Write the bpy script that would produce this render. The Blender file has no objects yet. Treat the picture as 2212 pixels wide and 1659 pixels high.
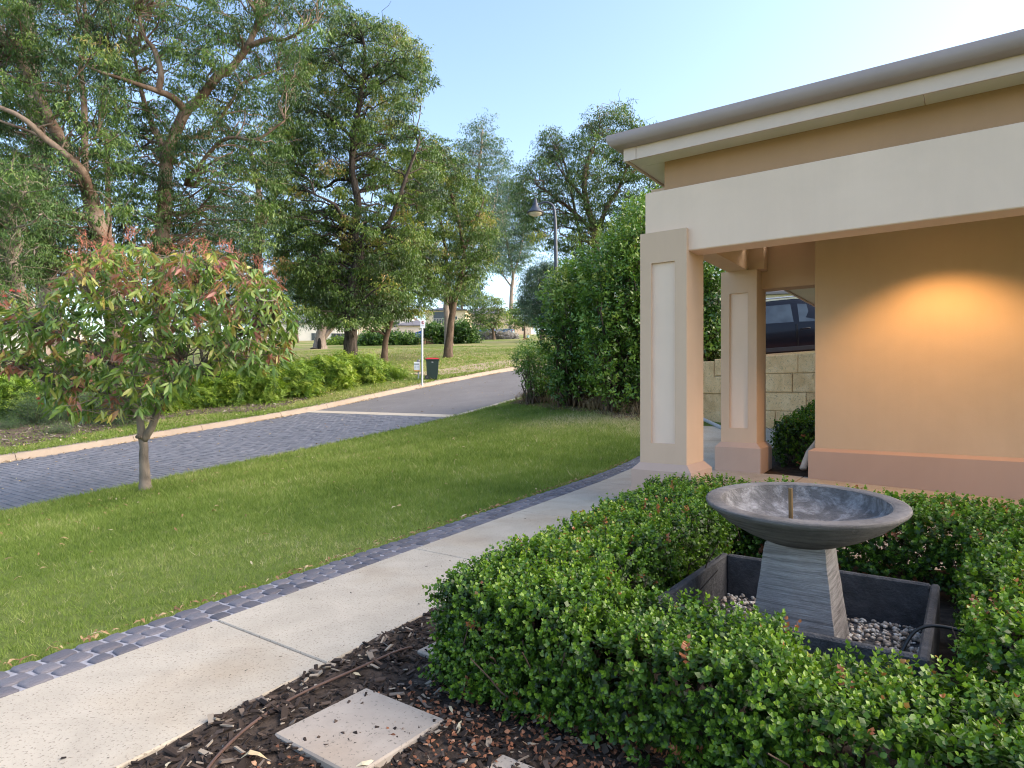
import bpy, math, random
import numpy as np
from mathutils import Vector, Matrix

random.seed(7)
RNG = np.random.default_rng(11)
SC = bpy.context.scene
COL = SC.collection
R = math.radians

# ------------------------------------------------------------------ camera
CAM_H = 1.147
cam_data = bpy.data.cameras.new("camera")
cam_data.sensor_width = 36.0
cam_data.lens = 22.41
cam_data.shift_y = 0.00475
cam_data.clip_start = 0.05
cam_data.clip_end = 3000
cam = bpy.data.objects.new("camera", cam_data)
cam.location = (0, 0, CAM_H)
cam.rotation_euler = (R(90), 0, 0)
COL.objects.link(cam)
SC.camera = cam

# ------------------------------------------------------------------ sky, sun, exposure
SUN_EL, SUN_AZ = R(30), R(93)          # azimuth clockwise from the view direction (+Y)
world = bpy.data.worlds.new("World")
SC.world = world
world.use_nodes = True
wn = world.node_tree
bg = wn.nodes["Background"]
sky = wn.nodes.new("ShaderNodeTexSky")
sky.sky_type = 'NISHITA'
sky.sun_disc = False
sky.sun_elevation = SUN_EL
sky.sun_rotation = SUN_AZ
sky.air_density = 1.0
sky.dust_density = 1.8
sky.ozone_density = 1.0
wn.links.new(sky.outputs[0], bg.inputs[0])
bg.inputs[1].default_value = 0.09

sun_d = bpy.data.lights.new("sun", 'SUN')
sun_d.energy = 1.5
sun_d.angle = R(80)
sun_d.color = (1.0, 0.84, 0.64)
sun = bpy.data.objects.new("sun", sun_d)
to_sun = Vector((math.sin(SUN_AZ) * math.cos(SUN_EL), math.cos(SUN_AZ) * math.cos(SUN_EL), math.sin(SUN_EL)))
sun.rotation_euler = (-to_sun).to_track_quat('-Z', 'Y').to_euler()
sun.location = (30, 10, 40)
COL.objects.link(sun)

SC.view_settings.view_transform = 'Standard'
SC.view_settings.look = 'None'
SC.view_settings.exposure = 2.3
SC.view_settings.gamma = 1.0
SC.view_settings.use_curve_mapping = False
SC.cycles.use_denoising = True
SC.cycles.denoising_input_passes = 'RGB_ALBEDO_NORMAL'
SC.cycles.denoising_prefilter = 'ACCURATE'
SC.cycles.filter_width = 1.1
SC.cycles.max_bounces = 6
SC.cycles.diffuse_bounces = 3
SC.cycles.transparent_max_bounces = 4

# ------------------------------------------------------------------ frames of reference
FPX, CX, HY = 1377.0, 1106.0, 840.0    # focal length and horizon of the survey picture (2212 px wide)
TH = R(35.58)
E1 = np.array([-math.cos(TH), math.sin(TH)])   # along the house front, to the left  (coordinate c)
E2 = np.array([math.sin(TH), math.cos(TH)])    # from the front towards the back       (coordinate s)

def W(s, c, z=0.0):
    return (s * E2[0] + c * E1[0], s * E2[1] + c * E1[1], z)

def SCO(X, Y):
    return X * E2[0] + Y * E2[1], X * E1[0] + Y * E1[1]

def at(x, y, Y):
    return ((x - CX) / FPX * Y, Y, CAM_H + (HY - y) / FPX * Y)

# ------------------------------------------------------------------ terrain
_RS = [-200, -60, -20, 0, 3.4, 5.2, 10, 13.4, 17, 21, 25.7, 40, 80, 122, 150, 400]
_RZ = [-12, -6, -2.8, -1.17, -.76, -.57, -.05, .34, .93, 1.53, 2.17, 3.4, 6.84, 10.45, 12.8, 14]
def zroad(s):
    s = np.asarray(s, float)
    z = 0
    for d in (-1.6, -.8, 0, .8, 1.6):
        z = z + np.interp(s + d, _RS, _RZ)
    return z / 5
_PS = [-200, -40, -6, 8.2, 11, 13.1, 15, 17, 30, 60, 400]
_PZ = [-10, -1.5, 0, 0, .17, .47, .88, 1.15, 2.4, 5.0, 8]
def zpad(s):
    s = np.asarray(s, float)
    z = 0
    for d in (-.8, 0, .8):
        z = z + np.interp(s + d, _PS, _PZ)
    return z / 3
def c_left(s):                      # outer (lawn) edge of the footpath
    return np.clip(2.92 + .1255 * (np.asarray(s, float) - .82), .5, 9.5)
def c_right(s):                     # garden edge of the footpath
    return np.clip(2.10 + .1026 * (np.asarray(s, float) - .87), 1.2, 9)
def c_near(s):
    return 12.2 - .047 * (np.clip(s, -40, 40) - 3.4)
def c_far(s):
    return 18.5 - .04 * (np.clip(s, -40, 40) - 5.2)
def zg(s, c):
    s = np.asarray(s, float); c = np.asarray(c, float)
    t = np.clip((c - 2.9) / (c_near(s) - 2.9), 0, 1)
    near = (1 - t) * zpad(s) + t * zroad(s)
    d = np.maximum(c - c_far(s), 0)
    lat = .12 + .09 * np.minimum(d, 5) + .042 * np.clip(d - 5, 0, 160)
    far = zroad(s) + lat
    return np.where(c < c_near(s), near, np.where(c < c_far(s), zroad(s), far))
def zw(X, Y):
    s, c = SCO(X, Y)
    return float(zg(s, c))
def hit(x, y, Ymin=1.0, Ymax=260):
    """point of the terrain that lies on the line of sight of survey-picture point (x, y)"""
    Y = np.geomspace(Ymin, Ymax, 6000)
    X = (x - CX) / FPX * Y
    s, c = SCO(X, Y)
    d = CAM_H + (HY - y) / FPX * Y - zg(s, c)
    k = np.argmax(d < 0)
    return (float(X[k]), float(Y[k]), float(zg(s[k], c[k])))

# ------------------------------------------------------------------ object helpers
def tag(o, label=None, cat=None, group=None, kind=None):
    if label: o["label"] = label
    if cat: o["category"] = cat
    if group: o["group"] = group
    if kind: o["kind"] = kind
    return o

def empty(name, loc=(0, 0, 0), rz=0.0):
    o = bpy.data.objects.new(name, None)
    o.empty_display_size = .2
    o.location = loc
    o.rotation_euler = (0, 0, rz)
    COL.objects.link(o)
    return o

def mesh_np(name, V, F, smooth=False):
    """V (n,3); F list of index arrays, each (m,k) with constant k"""
    me = bpy.data.meshes.new(name)
    V = np.ascontiguousarray(V, dtype=np.float32)
    if isinstance(F, np.ndarray): F = [F]
    F = [np.asarray(f, dtype=np.int32) for f in F if len(f)]
    me.vertices.add(len(V)); me.vertices.foreach_set("co", V.ravel())
    loops = np.concatenate([f.ravel() for f in F])
    tot = np.concatenate([np.full(len(f), f.shape[1], np.int32) for f in F])
    start = np.concatenate([[0], np.cumsum(tot)[:-1]]).astype(np.int32)
    me.loops.add(len(loops)); me.loops.foreach_set("vertex_index", loops)
    me.polygons.add(len(tot))
    me.polygons.foreach_set("loop_start", start)
    me.polygons.foreach_set("loop_total", tot)
    me.polygons.foreach_set("use_smooth", np.full(len(tot), bool(smooth)))
    me.update(calc_edges=True)
    return me

def attr(me, name, vals):
    a = me.attributes.new(name, 'FLOAT', 'POINT')
    a.data.foreach_set("value", np.ascontiguousarray(vals, dtype=np.float32))

def obj(name, me, mat=None, parent=None, loc=None):
    o = bpy.data.objects.new(name, me)
    if mat is not None and not me.materials: me.materials.append(mat)
    if parent is not None: o.parent = parent
    if loc is not None: o.location = loc
    COL.objects.link(o)
    return o

def flat_poly(F):
    d = {}
    for f in F: d.setdefault(len(f), []).append(f)
    return [np.array(v, dtype=np.int32) for v in d.values()]

class MB:
    """collects simple solids into one mesh"""
    def __init__(self): self.V, self.F = [], []
    def add(self, V, F):
        b = len(self.V)
        self.V += [tuple(v) for v in V]; self.F += [[i + b for i in f] for f in F]
        return self
    def box(self, x0, x1, y0, y1, z0, z1, bev=0.0):
        if bev <= 0:
            V = [(x, y, z) for z in (z0, z1) for y in (y0, y1) for x in (x0, x1)]
            F = [[0, 2, 3, 1], [4, 5, 7, 6], [0, 1, 5, 4], [1, 3, 7, 5], [3, 2, 6, 7], [2, 0, 4, 6]]
            return self.add(V, F)
        b = bev; P = {}; V = []; F = []
        for ix, x in enumerate((x0, x1)):
            for iy, y in enumerate((y0, y1)):
                for iz, z in enumerate((z0, z1)):
                    sx, sy, sz = (1 - 2 * ix) * b, (1 - 2 * iy) * b, (1 - 2 * iz) * b
                    for a, q in enumerate(((x, y + sy, z + sz), (x + sx, y, z + sz), (x + sx, y + sy, z))):
                        P[ix, iy, iz, a] = len(V); V.append(q)
        def quad(k, a):
            F.append([P[q[0], q[1], q[2], a] for q in k])
        for ix in (0, 1):
            k = [(ix, 0, 0), (ix, 1, 0), (ix, 1, 1), (ix, 0, 1)]; quad(k if ix else k[::-1], 0)
        for iy in (0, 1):
            k = [(0, iy, 0), (0, iy, 1), (1, iy, 1), (1, iy, 0)]; quad(k if iy else k[::-1], 1)
        for iz in (0, 1):
            k = [(0, 0, iz), (1, 0, iz), (1, 1, iz), (0, 1, iz)]; quad(k if iz else k[::-1], 2)
        for iy in (0, 1):
            for iz in (0, 1):
                F.append([P[0, iy, iz, 1], P[1, iy, iz, 1], P[1, iy, iz, 2], P[0, iy, iz, 2]])
        for ix in (0, 1):
            for iz in (0, 1):
                F.append([P[ix, 0, iz, 0], P[ix, 1, iz, 0], P[ix, 1, iz, 2], P[ix, 0, iz, 2]])
        for ix in (0, 1):
            for iy in (0, 1):
                F.append([P[ix, iy, 0, 0], P[ix, iy, 1, 0], P[ix, iy, 1, 1], P[ix, iy, 0, 1]])
        for ix in (0, 1):
            for iy in (0, 1):
                for iz in (0, 1): F.append([P[ix, iy, iz, a] for a in range(3)])
        return self.add(V, F)
    def prism(self, pts, z0, z1):
        n = len(pts)
        V = [(p[0], p[1], z0) for p in pts] + [(p[0], p[1], z1) for p in pts]
        F = [list(range(n))[::-1], list(range(n, 2 * n))] + [[i, (i + 1) % n, n + (i + 1) % n, n + i] for i in range(n)]
        return self.add(V, F)
    def hexa(self, a, b):
        """two quads of four points each"""
        V = list(a) + list(b)
        F = [[3, 2, 1, 0], [4, 5, 6, 7]] + [[i, (i + 1) % 4, 4 + (i + 1) % 4, 4 + i] for i in range(4)]
        return self.add(V, F)
    def tube(self, pts, rad, n=8, cap=True):
        V, F = tube_np(pts, rad, n, cap)
        return self.add(V, F)
    def lathe(self, prof, n=32, cx=0, cy=0, close=False, top=True):
        V = []; F = []; m = len(prof)
        for r, z in prof:
            for k in range(n):
                a = 2 * math.pi * k / n
                V.append((cx + r * math.cos(a), cy + r * math.sin(a), z))
        for i in range(m if close else m - 1):
            j = (i + 1) % m
            for k in range(n):
                q = (k + 1) % n
                F.append([i * n + k, i * n + q, j * n + q, j * n + k])
        if not close:
            F.append(list(range(n))[::-1])
            if top: F.append(list(range((m - 1) * n, m * n)))
        return self.add(V, F)
    def extrude_x(self, prof, x0, x1):
        """closed (y,z) profile swept along x"""
        n = len(prof)
        V = [(x0, p[0], p[1]) for p in prof] + [(x1, p[0], p[1]) for p in prof]
        F = [list(range(n)), list(range(n, 2 * n))[::-1]] + [[i, n + i, n + (i + 1) % n, (i + 1) % n] for i in range(n)]
        return self.add(V, F)
    def build(self, name, mat, parent=None, smooth=False, loc=None):
        me = mesh_np(name, np.array(self.V), flat_poly(self.F), smooth)
        fix_normals(me)
        return obj(name, me, mat, parent, loc)

def fix_normals(me):
    import bmesh
    bm = bmesh.new(); bm.from_mesh(me)
    bmesh.ops.recalc_face_normals(bm, faces=bm.faces)
    bm.to_mesh(me); bm.free()

def tube_np(pts, rad, n=6, cap=True):
    P = [Vector(p) for p in pts]; V = []; F = []
    m = len(P)
    if not hasattr(rad, '__len__'): rad = [rad] * m
    up = Vector((0, 0, 1)); prev = None
    for i in range(m):
        d = (P[min(i + 1, m - 1)] - P[max(i - 1, 0)]).normalized()
        if prev is None:
            a = d.cross(up if abs(d.z) < .9 else Vector((1, 0, 0))).normalized()
        else:
            a = (prev - d * prev.dot(d)).normalized()
        prev = a; b = d.cross(a)
        for k in range(n):
            t = 2 * math.pi * k / n
            V.append(tuple(P[i] + (a * math.cos(t) + b * math.sin(t)) * rad[i]))
    for i in range(m - 1):
        for k in range(n):
            q = (k + 1) % n
            F.append([i * n + k, i * n + q, (i + 1) * n + q, (i + 1) * n + k])
    if cap:
        F.append(list(range(n))[::-1]); F.append(list(range((m - 1) * n, m * n)))
    return V, F

def smooth_path(pts, sub=4):
    """Catmull-Rom through points of any width"""
    P = [np.array(p, float) for p in pts]
    P = [2 * P[0] - P[1]] + P + [2 * P[-1] - P[-2]]
    out = []
    for i in range(1, len(P) - 2):
        a, b, c, d = P[i - 1:i + 3]
        for k in range(sub):
            t = k / sub
            out.append(.5 * (2 * b + (c - a) * t + (2 * a - 5 * b + 4 * c - d) * t * t + (3 * b - a - 3 * c + d) * t ** 3))
    out.append(P[-2])
    return out

def rot_from_dir(D, roll):
    """(n,3,3) rotations taking +Z to D, with a roll about it"""
    D = D / np.linalg.norm(D, axis=1, keepdims=True)
    ref = np.where(np.abs(D[:, 2:3]) > .95, np.array([[1.0, 0, 0]]), np.array([[0, 0, 1.0]]))
    A = np.cross(ref, D); A /= np.linalg.norm(A, axis=1, keepdims=True)
    B = np.cross(D, A)
    cr, sr = np.cos(roll)[:, None], np.sin(roll)[:, None]
    return np.stack([A * cr + B * sr, -A * sr + B * cr, D], axis=2)

def scatter(name, temps, P, Rm, S, tint, mat, parent=None, smooth=False, pick=None, kind="stuff"):
    """bakes copies of small templates [(V,[faces],tint)] into one mesh"""
    n = len(P)
    if pick is None: pick = RNG.integers(0, len(temps), n)
    Vs, Fs, Ts, off = [], [], [], 0
    for k, (tv, tf, tt) in enumerate(temps):
        idx = np.where(pick == k)[0]
        if not len(idx): continue
        S_k = S[idx]
        S_k = S_k[:, None, None] if S_k.ndim == 1 else S_k[:, None, :]
        V = np.einsum('nij,nvj->nvi', Rm[idx], tv[None] * S_k) + P[idx][:, None, :]
        m = len(tv)
        base = off + np.arange(len(idx), dtype=np.int32) * m
        for f in tf:
            Fs.append((f[None] + base[:, None, None]).reshape(-1, f.shape[1]))
        Vs.append(V.reshape(-1, 3))
        Ts.append((tint[idx][:, None] + tt[None]).ravel())
        off += len(idx) * m
    me = mesh_np(name, np.concatenate(Vs), Fs, smooth)
    attr(me, "tint", np.clip(np.concatenate(Ts), 0, 1))
    o = obj(name, me, mat, parent)
    if kind: o["kind"] = kind
    return o

def in_poly(px, py, poly):
    px = np.asarray(px); py = np.asarray(py)
    ins = np.zeros(px.shape, bool); n = len(poly)
    for i in range(n):
        x1, y1 = poly[i]; x2, y2 = poly[(i + 1) % n]
        c = ((y1 > py) != (y2 > py)) & (px < (x2 - x1) * (py - y1) / (y2 - y1 + 1e-12) + x1)
        ins ^= c
    return ins

# ------------------------------------------------------------------ materials
def new_mat(name):
    m = bpy.data.materials.new(name); m.use_nodes = True
    nt = m.node_tree
    return m, nt, nt.nodes["Principled BSDF"]

def N(nt, typ, **kw):
    n = nt.nodes.new(typ)
    for k, v in kw.items():
        if hasattr(n, k): setattr(n, k, v)
        else: n.inputs[k.replace('_', ' ')].default_value = v
    return n

def ramp(nt, src, stops, interp='LINEAR'):
    r = nt.nodes.new("ShaderNodeValToRGB")
    r.color_ramp.interpolation = interp
    e = r.color_ramp.elements
    while len(e) < len(stops): e.new(.5)
    for k, (p, c) in enumerate(stops):
        e[k].position = p; e[k].color = (*c, 1) if len(c) == 3 else c
    nt.links.new(src, r.inputs[0])
    return r.outputs[0]

def noise(nt, scale, detail=4, rough=.55, coord='Object', vec=None, dist=0.0):
    n = nt.nodes.new("ShaderNodeTexNoise")
    n.inputs["Scale"].default_value = scale
    n.inputs["Detail"].default_value = detail
    n.inputs["Roughness"].default_value = rough
    n.inputs["Distortion"].default_value = dist
    if vec is None:
        vec = nt.nodes.new("ShaderNodeTexCoord").outputs[coord]
    nt.links.new(vec, n.inputs["Vector"])
    return n.outputs["Fac"]

def mapped(nt, scale=(1, 1, 1), rot=(0, 0, 0), coord='Object'):
    t = nt.nodes.new("ShaderNodeTexCoord"); m = nt.nodes.new("ShaderNodeMapping")
    m.inputs["Scale"].default_value = scale; m.inputs["Rotation"].default_value = rot
    nt.links.new(t.outputs[coord], m.inputs["Vector"])
    return m.outputs[0]

def mixc(nt, fac, a, b, mode='MIX'):
    m = nt.nodes.new("ShaderNodeMix"); m.data_type = 'RGBA'; m.blend_type = mode
    for sock, v in ((0, fac), (6, a), (7, b)):
        if hasattr(v, 'is_output') or isinstance(v, bpy.types.NodeSocket): nt.links.new(v, m.inputs[sock])
        elif isinstance(v, (int, float)): m.inputs[sock].default_value = v
        else: m.inputs[sock].default_value = (*v, 1)
    return m.outputs[2]

def bump(nt, bsdf, h, strength=.3, dist=.02):
    b = nt.nodes.new("ShaderNodeBump")
    b.inputs["Strength"].default_value = strength; b.inputs["Distance"].default_value = dist
    nt.links.new(h, b.inputs["Height"]); nt.links.new(b.outputs[0], bsdf.inputs["Normal"])

def plain(name, col, rough=.6, metal=0.0, var=.12, scale=8, bmp=0.0, bscale=60, spec=.5):
    m, nt, b = new_mat(name)
    n = noise(nt, scale, 5, .6)
    lo = tuple(max(0, c * (1 - var)) for c in col); hi = tuple(min(1, c * (1 + var)) for c in col)
    nt.links.new(ramp(nt, n, [(.3, lo), (.7, hi)]), b.inputs["Base Color"])
    b.inputs["Roughness"].default_value = rough; b.inputs["Metallic"].default_value = metal
    b.inputs["Specular IOR Level"].default_value = spec
    if bmp: bump(nt, b, noise(nt, bscale, 5, .65), bmp, .01)
    return m

def leaf_mat(name, stops, rough=.45, trans=.3, spec=.5):
    m, nt, b = new_mat(name)
    a = nt.nodes.new("ShaderNodeAttribute"); a.attribute_name = "tint"
    col = ramp(nt, a.outputs["Fac"], stops)
    nt.links.new(col, b.inputs["Base Color"])
    b.inputs["Roughness"].default_value = rough
    b.inputs["Specular IOR Level"].default_value = spec
    if trans > 0:
        t = nt.nodes.new("ShaderNodeBsdfTranslucent"); mx = nt.nodes.new("ShaderNodeMixShader")
        g = mixc(nt, 1.0, col, (1.25, 1.3, .55), 'MULTIPLY')
        nt.links.new(g, t.inputs[0]); mx.inputs[0].default_value = trans
        nt.links.new(b.outputs[0], mx.inputs[1]); nt.links.new(t.outputs[0], mx.inputs[2])
        nt.links.new(mx.outputs[0], nt.nodes["Material Output"].inputs[0])
    return m
# ------------------------------------------------------------------ ground materials
def grass_mat(name, g1, g2, dry, dry_lo, dry_hi, big=.5):
    m, nt, b = new_mat(name)
    n1 = noise(nt, 6, 6, .7); n2 = noise(nt, big, 4, .6, dist=.4); n3 = noise(nt, 70, 3, .7)
    c = ramp(nt, n1, [(.3, g1), (.7, g2)])
    c = mixc(nt, ramp(nt, n2, [(dry_lo, (0, 0, 0)), (dry_hi, (1, 1, 1))]), c, dry)
    c = mixc(nt, .55, c, ramp(nt, n3, [(.3, (.35, .35, .35)), (.7, (1, 1, 1))]), 'MULTIPLY')
    nt.links.new(c, b.inputs["Base Color"])
    b.inputs["Roughness"].default_value = .9; b.inputs["Specular IOR Level"].default_value = .1
    bump(nt, b, n3, .8, .03)
    return m
M_LAWN = grass_mat("lawn_grass", (.15, .20, .045), (.23, .285, .075), (.38, .34, .17), .62, .80)
M_PARK = grass_mat("park_grass", (.15, .205, .045), (.22, .28, .075), (.36, .325, .15), .40, .60, .16)

def speckled(name, col, speck, rough=.85, s1=4, s2=140, lo=.60, hi=.68, bmp=.25, stain=(.8, .7, .58), stain_amt=.35):
    m, nt, b = new_mat(name)
    n1 = noise(nt, s1, 6, .65, dist=.5); n2 = noise(nt, s2, 3, .6); n3 = noise(nt, s1 * .35, 3, .5)
    c = ramp(nt, n1, [(.25, tuple(x * .84 for x in col)), (.75, tuple(min(1, x * 1.1) for x in col))])
    c = mixc(nt, ramp(nt, n2, [(lo, (0, 0, 0)), (hi, (1, 1, 1))]), c, speck)
    c = mixc(nt, ramp(nt, n3, [(.5, (0, 0, 0)), (.75, (stain_amt,) * 3)]), c, stain, 'MULTIPLY')
    nt.links.new(c, b.inputs["Base Color"])
    b.inputs["Roughness"].default_value = rough; b.inputs["Specular IOR Level"].default_value = .25
    bump(nt, b, n2, bmp, .004)
    return m
M_CONC = speckled("path_concrete", (.44, .395, .33), (.22, .19, .155), lo=.58, hi=.66, s2=95, bmp=.5, stain_amt=.6)
M_STEP = speckled("stepping_stone", (.36, .315, .275), (.17, .15, .13), lo=.6, hi=.70, s1=6, s2=80, stain_amt=.7)
M_KERB = speckled("kerb_concrete", (.34, .275, .215), (.2, .16, .12), lo=.6, hi=.75, s1=2.5)
M_BAND = speckled("band_concrete", (.48, .42, .35), (.3, .26, .2), lo=.6, hi=.75)
M_ASPH = speckled("asphalt", (.165, .158, .165), (.30, .29, .28), s1=1.2, s2=220, lo=.6, hi=.7, stain=(.75, .72, .7))
M_BRICKP = plain("drive_paver", (.33, .15, .11), .85, var=.3, scale=5)

def paver_mat():
    m, nt, b = new_mat("road_paver")
    n = noise(nt, 2.2, 5, .65); n2 = noise(nt, 160, 3, .6); n3 = noise(nt, .6, 3, .5)
    a = nt.nodes.new("ShaderNodeAttribute"); a.attribute_name = "tint"
    oi = nt.nodes.new("ShaderNodeObjectInfo")
    v = nt.nodes.new("ShaderNodeMath"); v.operation = 'ADD'
    nt.links.new(a.outputs["Fac"], v.inputs[0]); nt.links.new(oi.outputs["Random"], v.inputs[1])
    fr = nt.nodes.new("ShaderNodeMath"); fr.operation = 'FRACT'; nt.links.new(v.outputs[0], fr.inputs[0])
    c = ramp(nt, fr.outputs[0], [(0, (.125, .13, .155)), (.5, (.145, .15, .18)), (1, (.17, .175, .205))])
    c = mixc(nt, .5, c, ramp(nt, n, [(.3, (.6, .6, .62)), (.7, (1.15, 1.12, 1.1))]), 'MULTIPLY')
    c = mixc(nt, ramp(nt, n2, [(.64, (0, 0, 0)), (.72, (.6, .6, .6))]), c, (.45, .42, .38))
    nt.links.new(c, b.inputs["Base Color"]); b.inputs["Roughness"].default_value = .75
    bump(nt, b, n2, .3, .004)
    return m
M_PAVER = paver_mat()
M_SAND = plain("joint_sand", (.27, .235, .19), .95, var=.3, scale=20)
M_SOIL = plain("garden_soil", (.062, .047, .038), .95, var=.5, scale=16, bmp=1.0, bscale=50, spec=.1)
M_MULCHG = plain("bed_soil", (.11, .085, .068), .95, var=.5, scale=10, bmp=1.0, bscale=40, spec=.1)

# ------------------------------------------------------------------ ground sheets
def grid_sheet(name, S, Cf, Zf, mat, kind="structure"):
    """rows s in S, columns given by Cf(s)"""
    rows = []
    for s in S:
        c = np.asarray(Cf(s), float)
        z = Zf(s, c)
        z = np.broadcast_to(np.asarray(z, float), c.shape); P = s * E2[None, :] + c[:, None] * E1[None, :]
        rows.append(np.column_stack([P, z]))
    V = np.concatenate(rows); n = len(rows[0]); m = len(S)
    i = np.arange(m - 1)[:, None] * n + np.arange(n - 1)[None, :]
    i = i.ravel()
    F = np.stack([i, i + n, i + n + 1, i + 1], axis=1)
    o = obj(name, mesh_np(name, V, F, True), mat)
    o["kind"] = kind
    return o

S_ROWS = np.unique(np.concatenate([np.linspace(-400, -60, 12), np.linspace(-60, -6, 28), np.arange(-6, 32, .4),
                                   np.arange(32, 80, 2), np.linspace(80, 200, 40), np.linspace(200, 900, 20)]))
def lawn_cols(s):
    a, b = float(c_left(s)), float(c_near(s))
    return np.concatenate([[-900, -300, -120, -60, -30, -15, -8, -4, -2, 0], [a * .5, a - .05, a + .255, a + .295], a + .295 + (b - a - .295) * np.linspace(0, 1, 26)[1:]])
def lawn_z(s, c):
    a = float(c_left(s))
    z = zg(s, c) - .012
    rough = .012 * np.sin(c * 2.1 + s * .7) * np.sin(s * 1.3 - c * .4)
    z = z + np.where(c > a + .5, rough * np.clip((float(c_near(s)) - c), 0, 1), 0)
    return np.where(c < a + .28, z - .10, z)
lawn = grid_sheet("lawn", S_ROWS, lawn_cols, lawn_z, M_LAWN)
tag(lawn, "mown green front lawn between the footpath and the paved street", "lawn")

def park_cols(s):
    b = float(c_far(s)) + .30
    return b + np.concatenate([[0, .4, .9, 1.5, 2.2, 3, 4, 5, 6, 7, 8.5, 10, 12, 14, 17, 20, 25, 30, 40, 50, 65, 80, 100, 130, 160, 250, 500, 900]])
park = grid_sheet("park_ground", S_ROWS, park_cols, lambda s, c: zg(s, c) + .0 + .05 * np.sin(c * .5 + s * .21) * np.clip((c - c_far(s) - 3) / 10, 0, 1), M_PARK)
tag(park, "sloping park grass beyond the kerb, dry in patches", "grass")

S_B = 13.42     # concrete band between the pavers and the asphalt
road_rows = S_ROWS[(S_ROWS < S_B + .2) & (S_ROWS > -60)]
roadbase = grid_sheet("paved_street", np.append(road_rows, S_B + .1), lambda s: np.linspace(float(c_near(s)) - .02, float(c_far(s)) + .05, 12), lambda s, c: zroad(s) - .045, M_SAND)
tag(roadbase, "blue grey brick paved street running uphill past the lawn", "street")
asph = grid_sheet("asphalt_road", np.concatenate([[S_B + .34], S_ROWS[S_ROWS > S_B + .5]]), lambda s: np.linspace(float(c_near(s)) - .01, float(c_far(s)) + .05, 12),
                  lambda s, c: zroad(s) - .02 - .00 * c, M_ASPH)
tag(asph, "grey asphalt road climbing the hill beyond the paved section", "road")

# concrete band across the street and flush edging of the asphalt
m = MB()
def seg_quad(mb, s0, s1, c00, c01, c10, c11, zoff, th=.12):
    p = [W(s0, c00, float(zroad(s0)) + zoff), W(s0, c01, float(zroad(s0)) + zoff), W(s1, c11, float(zroad(s1)) + zoff), W(s1, c10, float(zroad(s1)) + zoff)]
    q = [(a[0], a[1], a[2] - th) for a in p]
    mb.hexa(q, p)
seg_quad(m, S_B, S_B + .36, float(c_near(S_B)) - .03, float(c_far(S_B)) - .02, float(c_near(S_B + .36)) - .03, float(c_far(S_B + .36)) - .02, -.006)
band = m.build("concrete_band", M_BAND); tag(band, kind="structure")
m = MB()
for k in range(16):
    s0 = S_B + .40 + k * .9; s1 = s0 + .89
    seg_quad(m, s0, s1, float(c_near(s0)) - .06, float(c_near(s0)) + .13, float(c_near(s1)) - .06, float(c_near(s1)) + .13, -.002)
edging = m.build("road_edging", M_BAND); tag(edging, kind="structure")

# road pavers: stretcher rows across the street
def chamfer_block(lx, ly, h, b):
    x, y = lx / 2, ly / 2
    V = [(-x, -y, -h), (x, -y, -h), (x, y, -h), (-x, y, -h), (-x, -y, -b), (x, -y, -b), (x, y, -b), (-x, y, -b),
         (-x + b, -y + b, 0), (x - b, -y + b, 0), (x - b, y - b, 0), (-x + b, y - b, 0)]
    F = [[8, 9, 10, 11]] + [[i, (i + 1) % 4, 4 + (i + 1) % 4, 4 + i] for i in range(4)] + [[4 + i, 4 + (i + 1) % 4, 8 + (i + 1) % 4, 8 + i] for i in range(4)]
    return np.array(V, float), [np.array(F, np.int32)]
PL, PW = .226, .113
pv, pf = chamfer_block(PL - .008, PW - .008, .05, .007)
pos, rot = [], []
si = np.arange(-1.0, S_B - PW / 2, PW)
for r, s in enumerate(si):
    c0, c1 = float(c_near(s)) + .06, float(c_far(s)) - .12
    cc = np.arange(c0 + (r % 2) * PL / 2 + PL / 2, c1, PL)
    sl = math.atan((float(zroad(s + .3)) - float(zroad(s - .3))) / .6)
    for c in cc:
        pos.append((s, c, float(zroad(s)) - .012)); rot.append(sl)
pos = np.array(pos); rot = np.array(rot)
Pw = np.column_stack([pos[:, 0:1] * E2[None] + pos[:, 1:2] * E1[None], pos[:, 2] + RNG.normal(0, .0022, len(pos))])
ax = np.stack([np.full(len(pos), -E1[0]), np.full(len(pos), -E1[1]), np.zeros(len(pos))], 1)
tilt = RNG.normal(0, .012, (len(pos), 2))
ay = np.stack([E2[0] * np.cos(rot), E2[1] * np.cos(rot), np.sin(rot) + tilt[:, 0]], 1); ay /= np.linalg.norm(ay, axis=1, keepdims=True)
ax[:, 2] += tilt[:, 1]; ax /= np.linalg.norm(ax, axis=1, keepdims=True)
az = np.cross(ax, ay); RmP = np.stack([ax, ay, az], 2)
u = Pw[:, 0] / Pw[:, 1]
vis = (np.abs(u) < .82) & (Pw[:, 1] > 0)
score = np.where(vis, 1 / (Pw[:, 1] ** 2), 0)
near300 = np.argsort(-score)[:300]
rest = np.setdiff1d(np.arange(len(pos)), near300)
scatter("paver_field", [(pv, pf, np.zeros(len(pv)))], Pw[rest], RmP[rest], np.ones(len(rest)), RNG.random(len(rest)), M_PAVER, roadbase)
pme = mesh_np("paver", pv, pf); attr(pme, "tint", np.zeros(len(pv)))
for k in near300:
    o = obj("paver", pme, M_PAVER, roadbase)
    Mx = Matrix.Identity(4)
    for i in range(3):
        for j in range(3): Mx[i][j] = RmP[k][i][j]
        Mx[i][3] = Pw[k][i]
    o.matrix_local = Mx

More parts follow.
